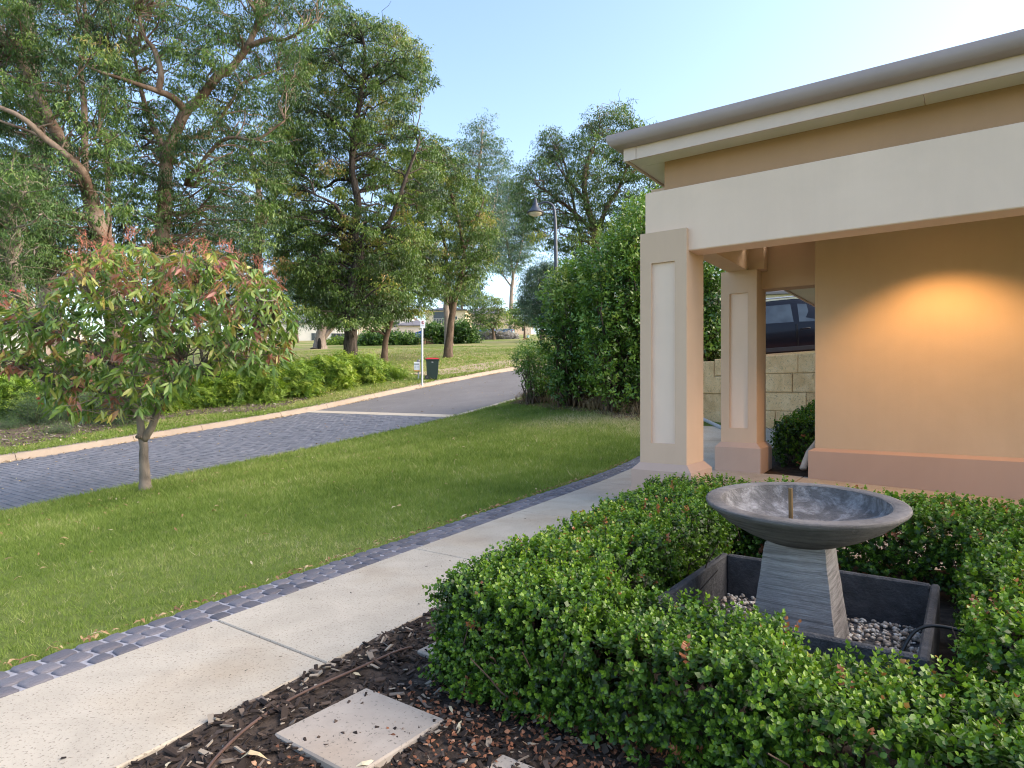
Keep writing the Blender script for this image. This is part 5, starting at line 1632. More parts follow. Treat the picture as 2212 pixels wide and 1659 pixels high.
# taller tufts against the young trunk
tp = np.array([[GX + rng.normal(0, .11), GY + rng.normal(0, .11), GZ - .01] for _ in range(60)])
o = scatter("trunk_grass", [blade_tuft(i, 8, .07, .006, .02) for i in range(4)], tp, upright(60, .2), .8 + .8 * rng.random(60), rng.normal(.35, .1, 60), M_BLADE)
tag(o, "longer uncut grass around the small trunk", "grass")
# verge and park blades
n = 34000
s = rng.uniform(1, 45, n); d = rng.random(n) ** 1.8 * 26; c = c_far(s) + .3 + d
X = s * E2[0] + c * E1[0]; Y = s * E2[1] + c * E1[1]
ok = (Y > 8) & (np.abs(X / Y) < .84) & (rng.random(n) < np.minimum(1, (18 / Y) ** 1.4)); s, c, X, Y = s[ok], c[ok], X[ok], Y[ok]
P = np.column_stack([X, Y, zg(s, c) - .005 + .05 * np.sin(c * .5 + s * .21) * np.clip((c - c_far(s) - 3) / 10, 0, 1)])
pn = np.sin(s * .5 + 1.7 * np.sin(c * .33)) * np.sin(c * .6 + s * .2)
o = scatter("verge_blades", [blade_tuft(i + 30, 6, .045, .016, .06) for i in range(6)], P, upright(len(P), .1), .9 + np.clip(Y / 22, 0, 1.2), .52 + .28 * pn + rng.normal(0, .12, len(P)), M_PBLADE)
tag(o, "short grass blades of the far verge and park", "grass")

# ------------------------------------------------------------------ litter, chips, fallen leaves
def curl_leaf(seed, L=.09, w=.022):
    r = np.random.default_rng(seed); V = []
    for t, k in ((0, .1), (.35, 1), (.7, .8), (1, .05)):
        z = .012 * math.sin(t * 3.14) * (1 + r.random()) + .005; V += [(L * (t - .5), -w * k * .5 + .15 * w * math.sin(t * 3), z), (L * (t - .5), w * k * .5 + .15 * w * math.sin(t * 3), z + r.normal(0, .004))]
    F = [[2 * i, 2 * i + 2, 2 * i + 3, 2 * i + 1] for i in range(3)]
    return np.array(V), [np.array(F, np.int32)], np.zeros(8)
T_CURL = [curl_leaf(i) for i in range(6)]
def litter(name, label, pts, mat, smin, smax, tint=(.6, .22), temps=None, tilt=.25, parent=None):
    pts = np.array(pts); n = len(pts)
    o = scatter(name, temps or T_CURL, pts, upright(n, tilt), rng.uniform(smin, smax, n), rng.normal(*tint, n), mat)
    return tag(o, label, "leaves")
pts = []
for _ in range(700):
    s = rng.uniform(0, 16); c = float(c_near(s)) - abs(rng.normal(0, 3.2)) - .05
    if c > c_left(s) + .3: pts.append(W(s, c, float(zg(s, c)) + .012))
litter("lawn_leaf_litter", "dry fallen leaves scattered over the front lawn", pts, M_LITTER, .5, 1.1, (.5, .2))
pts = []
for _ in range(5200):
    s = rng.uniform(2, 42); d = .3 + rng.random() ** 1.4 * 18; c = float(c_far(s)) + d
    w_ = math.exp(-((s - 24) / 7) ** 2) + .25
    if rng.random() < w_: pts.append(W(s, c, float(zg(s, c)) + .03 + .05 * math.sin(c * .5 + s * .21) * min(1, max(0, (c - c_far(s) - 3) / 10))))
litter("park_leaf_litter", "pale fallen gum leaves scattered over the verge and park grass", pts, M_LITTER, .9, 1.9, (.75, .2))
pts = []
for _ in range(1900):
    s = rng.uniform(3, 32) ; c = float(c_far(s)) - .10 - abs(rng.normal(0, .09))
    if math.sin(s * 1.7) + .6 * math.sin(s * 4.1) + rng.normal(0, .6) > .1: pts.append(W(s, c, float(zroad(s)) - .004))
for _ in range(220):
    s = rng.uniform(2, 26); c = rng.uniform(float(c_near(s)) + .1, float(c_far(s)) - .3); pts.append(W(s, c, float(zroad(s)) - .008))
litter("gutter_leaf_litter", "brown leaves gathered along the far kerb and on the street", pts, M_LITTER, .5, 1.3, (.5, .25))
pts = [W(s_, float(c_left(s_)) + .275 + abs(rng.normal(0, .03)), float(zpad(s_)) + .004) for s_ in rng.uniform(.3, 9, 420)]
litter("edge_leaf_litter", "small brown leaf scraps between the cobbles and the lawn", pts, M_LITTER, .25, .7, (.35, .2))
pts = [bed_pt(1.3) for _ in range(900)]
litter("bush_leaf_litter", "brown leaf litter on the ground under the screening bushes", pts, M_LITTER, .6, 1.3, (.3, .2))

def chip(seed):
    r = np.random.default_rng(seed); lx, ly, lz = .5, .06 + .13 * r.random(), .035 + .04 * r.random()
    V = np.array([(x * lx * (1 + r.normal(0, .12)), y * ly * (1 + r.normal(0, .2)), z * lz) for z in (-1, 1) for y in (-1, 1) for x in (-1, 1)])
    F = np.array([[4, 5, 7, 6], [0, 1, 5, 4], [1, 3, 7, 5], [3, 2, 6, 7], [2, 0, 4, 6]], np.int32)
    return V, [F], np.zeros(8)
T_CHIP = [chip(i) for i in range(8)]
pts = []; 
while len(pts) < 10500:
    s = rng.uniform(.4, 3.9); c = rng.uniform(.1, 2.6)
    if s > 1.9 and c < 1.45: continue
    if c < c_right(s) - .01: pts.append(W(s, c, float(bed_z(s, c)) + .003 + .010 * rng.random()))
P = np.array(pts); n = len(P)
tc = np.clip(rng.gamma(1.8, .27, n), 0, 1)
o = scatter("mulch_chips", T_CHIP, P, upright(n, .35), .013 + .042 * rng.random(n) ** 2.4, tc, M_CHIP); tag(o, "dark bark chips covering the garden bed", "mulch")
pts = [W(s_, float(c_right(s_)) + rng.uniform(0, .85) ** 1.0, .004) for s_ in rng.uniform(.3, 4.9, 70)]
o = scatter("path_crumbs", T_CHIP, np.array(pts), upright(70, .1), .004 + .012 * rng.random(70) ** 2, rng.uniform(0, .5, 70), M_CHIP); tag(o, "dark mulch crumbs scattered on the concrete footpath", "mulch")
pts = []
while len(pts) < 2600:
    s = rng.uniform(.6, 2.1); c = rng.uniform(-.4, 1.9)
    w_ = math.exp(-((s - 1.68) / .28) ** 2) if c < 1.5 else math.exp(-((c - 1.5) / .2) ** 2)
    if any(a0 - .02 < s < a0 + .42 and b0 - .42 < c < b0 + .02 for a0, b0 in (sA, (sB[0] - .4, sB[1]), sC)) and rng.random() < .93: continue
    if rng.random() < w_: pts.append(W(s, c, float(bed_z(s, c)) + .004 + .012 * rng.random()))
o = litter("dead_leaf_litter", "reddish dead box leaves lying under the front hedge", pts, M_REDLIT, .12, .26, (.45, .25), [curl_leaf(i + 60, .09, .055) for i in range(4)], .5)
pts = [W(rng.uniform(.4, 2.2), rng.uniform(1.3, 2.0), .0) for _ in range(14)]
o = litter("pale_leaf_litter", "a few pale curled gum leaves on the dark mulch", pts, M_LITTER, .5, 1.0, (.92, .08))
pts = []
while len(pts) < 3200:
    i = rng.integers(0, 59); t = rng.random(); f = rng.random()
    a = MA[i] * (1 - f) + MA[i + 1] * f; b_ = MBk[i] * (1 - f) + MBk[i + 1] * f; p = a * (1 - t) + b_ * t
    pts.append((p[0], p[1], zw(p[0], p[1]) + .04))
P = np.array(pts); n = len(P)
o = scatter("verge_mulch_chips", T_CHIP, P, upright(n, .3), .05 + .10 * rng.random(n) ** 2, np.clip(rng.gamma(2.6, .17, n), 0, 1), M_CHIP2); tag(o, "greyish wood chips of the bed across the street", "mulch")
# brown drip pipe in the mulch
dp = [hit(428, 1700)[:2], hit(470, 1640)[:2], hit(545, 1570)[:2], hit(640, 1510)[:2], hit(760, 1455)[:2], hit(880, 1405)[:2], hit(905, 1395)[:2]]
mb = MB(); mb.tube(smooth_path([(x, y, .010 if i < 6 else -.05) for i, (x, y) in enumerate(dp)], 6), .0052, 8)
o = mb.build("drip_pipe", plain("brown_poly_pipe", (.10, .058, .045), .5, var=.15)); tag(o, "thin brown drip irrigation pipe snaking through the mulch", "pipe")
# strappy plant at the picture's lower edge
px, py, _ = hit(425, 1790, .8)
mb = MB()
for k in range(9):
    a = k * .7 + .2; out = .07 + .04 * (k % 3); h = .09 + .02 * (k % 4)
    d = np.array([math.cos(a), math.sin(a), 0]); sx = np.array([-d[1], d[0], 0]) * .012
    V = []; 
    for t, w_ in ((0, .8), (.35, 1), (.7, .7), (1, .02)):
        p = d * out * t * t + np.array([0, 0, h * t - .03 + .0]); V += [p - sx * w_, p + np.array([0, 0, -.004]), p + sx * w_]
    F = []
    for i in range(3): F += [[3 * i, 3 * i + 1, 3 * i + 4, 3 * i + 3], [3 * i + 1, 3 * i + 2, 3 * i + 5, 3 * i + 4]]
    mb.add(V, F)
o = mb.build("strappy_plant", plain("strap_leaf", (.10, .13, .045), .5, var=.5, scale=9)); o.location = (px, py - .02, -.02)
tag(o, "small strappy leaved plant poking from the mulch by the drip pipe", "plant")
# ------------------------------------------------------------------ street lamp
M_LAMP = plain("lamp_paint", (.028, .036, .058), .42, var=.15, spec=.6)
M_LENS = plain("lamp_lens", (.55, .50, .40), .25, var=.1)
LYD = 21.5
bx, by, _ = at(1203, 840, LYD); bz = zw(bx, by)
lp = empty("street_lamp", (bx, by, bz)); bpy.context.view_layer.update()
tag(lp, "dark navy street lamp with a gooseneck arm and bell shade", "street lamp")
P = [(bx, by, bz - .2), (bx, by, bz + 2.5), at(1200, 520, LYD), at(1199, 476, LYD), at(1196, 449, LYD), at(1188, 439.5, LYD), at(1177, 436.5, LYD), at(1161, 442, LYD)]
m = MB(); m.tube(smooth_path(P, 6), list(np.interp(np.linspace(0, 1, 43), [0, .3, .55, 1], [.075, .062, .045, .032])), 14)
keep(m.build("pole", M_LAMP, None, True), lp)
m = MB(); m.lathe([(.12, 0), (.12, .35), (.08, .42)], 16); o = m.build("pole_base", M_LAMP); o.location = (bx, by, bz - .02); bpy.context.view_layer.update(); keep(o, lp)
hx, hy, hz = at(1156.5, 460, LYD)
m = MB(); m.lathe([(.285, -.01), (.292, .005), (.285, .02), (.20, .10), (.125, .20), (.095, .27), (.09, .33), (.06, .335), (.055, .45), (.035, .455), (.03, .50)], 28)
o = m.build("shade", M_LAMP, None, True); o.location = (hx, hy, hz); bpy.context.view_layer.update(); keep(o, lp); sh = o
m = MB(); m.lathe([(.001, -.115), (.10, -.10), (.19, -.06), (.24, -.005)], 24); o = m.build("lens", M_LENS, None, True); o.location = (hx, hy, hz); bpy.context.view_layer.update(); keep(o, lp)
m = MB()
for k in range(4):
    a = k * 1.57 + .4; m.box(-.006, .006, .06, .10, .30, .44)
for k in range(3):
    a = k * 2.1; m.tube([(.062 * math.cos(a), .062 * math.sin(a), .33), (.05 * math.cos(a), .05 * math.sin(a), .47)], .008, 5)
o = m.build("collar", M_LAMP); o.location = (hx, hy, hz); bpy.context.view_layer.update(); keep(o, lp)

# ------------------------------------------------------------------ sign post, dog bag dispenser, wheelie bin
M_GALV = plain("galvanised_post", (.48, .50, .54), .45, .5, var=.1)
M_WHITE = plain("sign_white", (.80, .80, .82), .5, var=.03)
M_REDP = plain("sign_red", (.55, .06, .07), .5, var=.05)
M_BLK = plain("sign_black", (.03, .03, .035), .5)
M_TXT = plain("sign_text", (.45, .45, .48), .5)
M_BLUE = plain("sign_blue", (.012, .09, .40), .5, var=.06)
M_ORG = plain("dispenser_orange", (.72, .33, .06), .5, var=.05)
SX, SY, SZ = hit(912, 829.5, 12)
sg = empty("sign_post", (SX, SY, SZ)); bpy.context.view_layer.update()
tag(sg, "tall pale metal post with a small white prohibition sign", "sign")
def px_h(n, Y): return n / FPX * Y
topz = at(912, 691, SY)[2] - SZ
m = MB(); m.tube([(0, 0, -.2), (0, 0, topz - .03)], .040, 14); m.build("post", M_GALV, sg)
pw, ph = px_h(10.4, SY) / 2, px_h(18, SY)
m = MB(); m.box(.03 - pw, .03 + pw, -.052, -.046, topz - ph, topz, .002); pl = m.build("sign_plate", M_WHITE, sg)
m = MB(); rc_ = pw * .62; zc = topz - ph * .34
V = []; F = []; n = 28
for k in range(n):
    a = 2 * math.pi * k / n
    for r_ in (rc_, rc_ * .80): V += [(.03 + r_ * math.cos(a), -.0545, zc + r_ * math.sin(a))]
for k in range(n): q = (k + 1) % n; F.append([2 * k, 2 * k + 1, 2 * q + 1, 2 * q])
m.add(V, F); m.build("ring", M_REDP, pl)
m = MB(); m.tube([(.03 + x * pw, -.0545, zc + z * pw) for x, z in ((.22, .36), (-.12, .34), (-.2, .16), (.02, .02), (.2, -.14), (.1, -.34), (-.22, -.34))], .013, 5); m.build("symbol", M_BLK, pl)
m = MB(); m.tube([(.03 - rc_ * .64, -.057, zc + rc_ * .64), (.03 + rc_ * .64, -.057, zc - rc_ * .64)], .010, 5); m.build("slash", M_REDP, pl)
m = MB()
for z, ww in ((.62, .50), (.72, .58)): m.box(.03 - pw * ww, .03 + pw * ww, -.056, -.0535, topz - ph * z - .008, topz - ph * z + .008)
m.build("text_lines", M_TXT, pl)

DX, DY, DZ = hit(902, 820, 12)
dg = empty("bag_dispenser", (DX, DY, DZ)); bpy.context.view_layer.update()
tag(dg, "white dog bag dispenser with orange base on a short grey post", "dispenser")
h0 = at(900, 800, DY)[2] - DZ; h1 = at(900, 782, DY)[2] - DZ
m = MB(); m.tube([(.03, .05, -.2), (.03, .05, h1 + .05)], .034, 10); m.build("post", M_GALV, dg)
m = MB(); m.lathe([(.07, h1), (.075, h1 + .06), (.05, h1 + .10), (.01, h1 + .11)], 14, .03, .05); m.build("cap", plain("grey_cap", (.16, .16, .17), .5), dg, True)
w = px_h(12.3, DY) / 2
m = MB(); m.box(-w - .02, w - .02, -.10, .01, h0, h1, .012); bxo = m.build("box", M_WHITE, dg)
m = MB(); m.box(-w - .005, w - .035, -.1035, -.099, h1 - .11, h1 - .075); m.box(-.05, .03, -.105, -.100, h1 - .1, h1 - .085); m.build("slot", M_BLK, bxo)
m = MB()
for k in range(5): m.box(-w + .01, -w + .06 + .018 * (k % 3), -.1035, -.0995, h0 + .09 + k * .025, h0 + .10 + k * .025)
m.box(.02, .05, -.1035, -.0995, h0 + .10, h0 + .19); m.build("printed_lines", M_TXT, bxo)
m = MB(); m.box(-w - .026, w - .014, -.112, .016, h0 - .045, h0 - .001, .012); m.build("orange_base", M_ORG, dg)

M_BING = plain("bin_green", (.010, .026, .019), .5, var=.12, scale=3)
M_BINR = plain("bin_red", (.50, .022, .035), .45, var=.06)
M_BINK = plain("bin_black", (.02, .022, .024), .55)
def wheelie_bin(loc, rz, label, body, lid, s=1.0, group=None):
    b = empty("wheelie_bin", loc, rz); bpy.context.view_layer.update(); tag(b, label, "bin", group)
    m = MB()
    def ring(z, x0, x1, y): return [(x0 * s, -y * s, z * s), (x1 * s, -y * s, z * s), (x1 * s, y * s, z * s), (x0 * s, y * s, z * s)]
    L = [ring(.03, -.24, .22, .22), ring(.25, -.255, .25, .235), ring(.86, -.28, .29, .265), ring(.87, -.30, .315, .285), ring(.935, -.305, .32, .288)]
    V = sum(L, []); F = [[3, 2, 1, 0], [16, 17, 18, 19]]
    for i in range(4): F += [[i * 4 + k, i * 4 + (k + 1) % 4, i * 4 + 4 + (k + 1) % 4, i * 4 + 4 + k] for k in range(4)]
    m.add(V, F); bd = m.build("body", body, b)
    m = MB(); m.hexa(ring(.936, -.315, .33, .295), ring(.965, -.31, .325, .29)); m.hexa(ring(.966, -.29, .30, .27), ring(1.0, -.22, .22, .20)); m.build("lid", lid, b)
    m = MB(); m.tube([(-.335 * s, -.24 * s, .93 * s), (-.36 * s, -.22 * s, .95 * s), (-.36 * s, .22 * s, .95 * s), (-.335 * s, .24 * s, .93 * s)], .014 * s, 7); m.build("handle", M_BINK, b)
    for sy in (-1, 1):
        m = MB(); m.tube([(-.24 * s, sy * .225 * s, .10 * s), (-.24 * s, sy * .275 * s, .10 * s)], .10 * s, 18); wl = m.build("wheel", M_BINK, b)
        m = MB(); m.tube([(-.24 * s, sy * .270 * s, .10 * s), (-.24 * s, sy * .279 * s, .10 * s)], .045 * s, 12); m.build("hub", plain("bin_hub", (.05, .05, .055), .5), wl)
    m = MB(); m.box(-.03 * s, .05 * s, -.268 * s, -.258 * s, .79 * s, .81 * s); m.build("number_tag", M_WHITE, bd)
    return b
QX, QY, QZ = hit(934, 820, 12)
wheelie_bin((QX, QY, QZ), R(6), "green wheelie bin with a bright red lid beside the sign post", M_BING, M_BINR, .93 * (46.6 / FPX * QY) / .93)

# blue park notice further up the slope
NX, NY, NZ = hit(915, 744, 40)
nb = empty("notice_sign", (NX, NY, NZ)); bpy.context.view_layer.update(); tag(nb, "blue park notice board on a dark post beyond the grass", "sign")
k = NY / FPX
m = MB(); m.box(-2.6 * k, 2.6 * k, -.06, .06, -.2, 33 * k, .01); m.build("post", plain("dark_post", (.02, .032, .028), .6), nb)
m = MB(); zt, zb2 = 30 * k, 15 * k
m.hexa([(-19 * k, -.10, zb2), (-3 * k, -.10, zb2), (-3 * k, -.10, zt), (-19 * k, -.10, zt - 5 * k)], [(-19 * k, -.065, zb2), (-3 * k, -.065, zb2), (-3 * k, -.065, zt), (-19 * k, -.065, zt - 5 * k)])
bo = m.build("board", M_BLUE, nb)
m = MB()
for q, (a, b_, h) in enumerate(((-15, -8, .9), (-16.5, -6, .5), (-16.5, -7, .5), (-16, -6, .5))):
    zz = zt - (6.2 + q * 2.1) * k; m.box(a * k, b_ * k, -.112, -.104, zz - h * k * .5, zz + h * k * .5)
m.build("text_lines", M_WHITE, bo)

# ------------------------------------------------------------------ cars
def glass_mat():
    m, nt, b = new_mat("car_glass")
    b.inputs["Base Color"].default_value = (.03, .04, .045, 1); b.inputs["Roughness"].default_value = .04; b.inputs["Specular IOR Level"].default_value = .9
    b.inputs["Metallic"].default_value = .35
    n_ = noise(nt, 3, 2); nt.links.new(ramp(nt, n_, [(.3, (.05, .06, .07)), (.7, (.09, .11, .12))]), b.inputs["Base Color"])
    return m
M_CGL = glass_mat()
def paint(name, col):
    m = plain(name, col, .22, .25, var=.05, spec=.6)
    m.node_tree.nodes["Principled BSDF"].inputs["Coat Weight"].default_value = .8
    m.node_tree.nodes["Principled BSDF"].inputs["Coat Roughness"].default_value = .05
    return m
M_TYRE = plain("tyre_rubber", (.018, .018, .019), .85); M_RIMM = plain("alloy_rim", (.4, .41, .43), .3, .8)
M_TRIM = plain("black_trim", (.02, .021, .023), .55); M_RAIL = plain("roof_rail", (.55, .57, .6), .3, .7)
M_TAIL = plain("tail_lamp", (.35, .02, .02), .2); M_HEAD = plain("head_lamp", (.7, .72, .75), .1)

def suv(name, label, loc, rz, pitch, col, S=1.0, cat="car", low=0.0):
    root = empty(name, loc); root.rotation_euler = (0, -pitch, rz); root.scale = (S, S, S)
    bpy.context.view_layer.update(); tag(root, label, cat)
    # stations: x, underside, sill half width, belt height, belt half width, top height, top half width
    st = [(-2.28, .55, .70, 1.00, .74, 1.04, .70), (-2.22, .42, .84, 1.04, .84, 1.30, .66), (-2.05, .36, .89, 1.05, .88, 1.60, .64), (-1.7, .34, .91, 1.05, .91, 1.67, .65), (-1.0, .33, .92, 1.04, .92, 1.70, .66),
          (0, .33, .92, 1.02, .92, 1.71, .67), (.55, .33, .92, 1.00, .92, 1.67, .66), (.95, .33, .92, .99, .92, 1.50, .66), (1.35, .33, .91, .98, .90, 1.10, .70), (1.5, .34, .91, .97, .89, 1.03, .72),
          (1.95, .35, .88, .92, .85, .97, .72), (2.2, .38, .80, .86, .78, .90, .66), (2.30, .46, .64, .74, .66, .78, .58)]
    V = []; F = []; n = 10
    for x, zu, ws, zb, wb, zt, wt in st:
        zt = zt - low * max(0, zt - zb)
        half = [(0, zu), (ws * .93, zu), (ws, zu + .10), (ws + .012, zu + (zb - zu) * .55), (wb, zb), (wt + (wb - wt) * .12, zt - (zt - zb) * .14), (wt * .92, zt - .015), (0, zt + .015)]
        ring = [(x, -y, z) for y, z in half] + [(x, y, z) for y, z in half[-2:0:-1]]
        V += ring; n = len(ring)
    for i in range(len(st) - 1):
        for k in range(n): F.append([i * n + k, i * n + (k + 1) % n, (i + 1) * n + (k + 1) % n, (i + 1) * n + k])
    F.append(list(range(n))[::-1]); F.append(list(range((len(st) - 1) * n, len(st) * n)))
    m = MB(); m.add(V, F); body = m.build("body", col, root, True)
    try: body.data.set_sharp_from_angle(angle=R(32))
    except Exception: pass
    # side glass following the greenhouse lean
    def side(x, f):   # f 0 belt .. 1 roof edge
        xs_ = [a[0] for a in st]
        zb = np.interp(x, xs_, [a[3] for a in st]); wb = np.interp(x, xs_, [a[4] for a in st]); zt = np.interp(x, xs_, [a[5] - low * max(0, a[5] - a[3]) for a in st]); wt = np.interp(x, xs_, [a[6] for a in st])
        w1 = wt + (wb - wt) * .12; z1 = zt - (zt - zb) * .14
        return wb + (w1 - wb) * f, zb + (z1 - zb) * f
    for sy in (-1, 1):
        for (xa, xb, xc, xd) in ((-1.02, -.07, -.09, -1.0), (.06, 1.0, .72, .07), (-1.85, -1.12, -1.12, -1.7)):
            q = []
            for x, f in ((xa, .10), (xb, .10), (xc, .90), (xd, .90)):
                w_, z_ = side(x, f); q.append((x, sy * (w_ + .004), z_))
            q2 = [(a, b - sy * .012, c) for a, b, c in q]
            m = MB(); m.hexa(q2, q); m.build("window", M_CGL, root)
        for (xa, xb) in ((-1.10, -.03), (.0, 1.12)):
            # doors stand slightly proud of the sill, with a dark shut line round them
            m = MB(); pts = []
            for x in (xa, xb): 
                w_ = np.interp(x, [a[0] for a in st], [a[2] for a in st]); zb = np.interp(x, [a[0] for a in st], [a[3] for a in st])
                pts.append((x, w_, zb))
            for (x, w_, zb) in pts: m.tube([(x, sy * (w_ + .004), .42), (x, sy * (w_ + .014), .72), (x, sy * (w_ + .002), zb)], .006, 4)
            d_ = m.build("door_gap", M_GAP, root)
            m = MB(); x0 = xa + .07; m.tube([(x0, sy * .925, .885), (x0 + .03, sy * .962, .895), (x0 + .19, sy * .962, .90), (x0 + .23, sy * .925, .895)], .013, 7); m.build("door_handle", M_TRIM, root, True)
        m = MB(); m.box(-1.12, 1.1, sy * .915 - .02, sy * .915 + .02, .355, .47, .012); m.build("sill_trim", M_TRIM, root)
        m = MB(); m.tube([(-1.75, sy * .60, 1.70 - low * .7), (-1.6, sy * .605, 1.745 - low * .7), (.35, sy * .61, 1.755 - low * .7), (.5, sy * .61, 1.70 - low * .7)], .017, 7); m.build("roof_rail", M_RAIL, root, True)
        for x in (-1.42, 1.42):
            m = MB(); m.tube([(x, sy * .70, .36), (x, sy * .925, .36)], .36, 26); wh = m.build("wheel", M_TYRE, root)
            m = MB(); m.lathe([(.24, -.005), (.235, .012), (.06, .006), (.05, .02)], 20); rm = m.build("rim", M_RIMM, wh); rm.location = (x, sy * .925, .36); rm.rotation_euler = (R(-90 * sy), 0, 0)
            V = []; F = []
            for k in range(15):
                a = R(-8 + 196 * k / 14)
                for r_, y_ in ((.385, .905), (.45, .905), (.45, .945), (.385, .945)): V.append((x + r_ * math.cos(a), sy * y_, .36 + r_ * math.sin(a)))
            for k in range(14):
                for j in range(4): F.append([k * 4 + j, k * 4 + (j + 1) % 4, k * 4 + 4 + (j + 1) % 4, k * 4 + 4 + j])
            m = MB(); m.add(V, F); m.build("wheel_arch", M_TRIM, root)
        m = MB(); m.box(2.0, 2.19, sy * .72 - .11, sy * .72 + .11, .70, .84, .03); m.build("headlight", M_HEAD, root)
        m = MB(); m.box(-2.25, -2.1, sy * .78 - .07, sy * .78 + .07, .88, 1.2, .02); m.build("tail_light", M_TAIL, root)
        m = MB(); m.box(.86, .98, sy * 1.0 - .09, sy * 1.0 + .09, .98, 1.12, .03); m.build("mirror", col, root)
    q = [(.72, -.60, 1.60 - low * .6), (.72, .60, 1.60 - low * .6), (1.32, .68, 1.12), (1.32, -.68, 1.12)]
    m = MB(); m.hexa([(a, b, c - .02) for a, b, c in q], [(a + .03, b, c + .035) for a, b, c in q]); m.build("windscreen", M_CGL, root)
    q = [(-2.10, -.58, 1.56 - low * .6), (-2.10, .58, 1.56 - low * .6), (-2.25, .66, 1.12), (-2.25, -.66, 1.12)]
    m = MB(); m.hexa([(a + .03, b, c) for a, b, c in q], [(a - .03, b, c) for a, b, c in q]); m.build("rear_window", M_CGL, root)
    m = MB(); m.box(-2.31, -2.2, -.75, .75, .42, .62, .03); m.build("bumper", M_TRIM, root)
    m = MB(); m.box(2.2, 2.33, -.6, .6, .42, .62, .03); m.build("bumper", M_TRIM, root)
    return root
M_NAVY = paint("navy_paint", (.008, .009, .015)); M_NAVY.node_tree.nodes["Principled BSDF"].inputs["Coat Weight"].default_value = .12; M_NAVY.node_tree.nodes["Principled BSDF"].inputs["Metallic"].default_value = 0; M_NAVY.node_tree.nodes["Principled BSDF"].inputs["Specular IOR Level"].default_value = .25
cy = 15.9
bp = at(1723, 700, cy); hd = R(-14)
# body right side faces the porch: centre is half a width further back
cxw = bp[0] + .92 * math.sin(-hd) * -1 * -1 + .0
ctr = (bp[0] + .05 * math.cos(hd) + .92 * -math.sin(hd), bp[1] + .05 * math.sin(hd) + .92 * math.cos(hd))
s_, c_ = SCO(*ctr)
suv("parked_car", "dark navy four wheel drive parked above the limestone wall", (ctr[0], ctr[1], float(z_ter(s_, c_)) + .0), hd, R(3.6), M_NAVY)
for lb, x, y, Y, col, rz in (("bright blue car half hidden behind the dark park bushes", 1046, 716, 112, paint("blue_paint", (.02, .14, .45)), 3.0), ("grey blue car parked by the hillside houses", 1086, 712, 125, paint("greyblue_paint", (.12, .19, .26)), 2.9)):
    X, YY, Z = at(x, y, Y); suv("far_car", lb, (X, Y, zw(X, Y)), rz, 0, col, 1.0, low=.35)

# neighbour's dark bin on the raised ground
X, YY, Z = at(1531, 800, 15.6); ss, cc_ = SCO(X, 15.6)
wheelie_bin((X, 15.6, float(z_ter(ss, cc_))), R(60), "dark grey wheelie bin behind the bush on the raised ground", plain("bin_dark", (.025, .032, .045), .5), plain("bin_dark_lid", (.022, .028, .04), .5), .78)

# white drain pipe lying by the wall foot
a = hit(1515, 910, 9); b_ = hit(1562, 930, 9)
mb = MB(); mb.tube(smooth_path([(a[0], a[1], a[2] + .06), ((a[0] + b_[0]) / 2, (a[1] + b_[1]) / 2, (a[2] + b_[2]) / 2 + .05), (b_[0], b_[1], b_[2] + .04)], 6), .035, 10)
o = mb.build("drain_hose", plain("white_hose", (.36, .37, .39), .5, var=.08)); tag(o, "pale corrugated drain hose lying below the limestone wall", "hose")

# ------------------------------------------------------------------ low stone garden wall in the park
gwr = empty("garden_wall", hit(930, 748, 30)); bpy.context.view_layer.update(); tag(gwr, "low reddish stone wall around the park garden bed", "wall")
M_RSTN = plain("red_stone", (.30, .185, .12), .95, var=.35, scale=1.2, bmp=.6, bscale=8)
rng = np.random.default_rng(88)
for row in range(2):
    x = 862 - row * 6
    while x < 1012:
        wd = rng.uniform(15, 24); Y = 68 + (x - 862) * .02
        a = np.array(at(x, 0, Y)[:2]); b2 = np.array(at(x + wd - 1, 0, Y)[:2]); zz = zw(*((a + b2) / 2)) + .02 + row * .36
        mb = MB(); mb.box(0, float(np.linalg.norm(b2 - a)), -.15, .15, 0, .345, .03); o = mb.build("stone", M_RSTN); o.location = (a[0], a[1] + rng.normal(0, .02), zz)
        bpy.context.view_layer.update() if False else None
        o.parent = gwr; o.matrix_parent_inverse = gwr.matrix_basis.inverted()
        x += wd

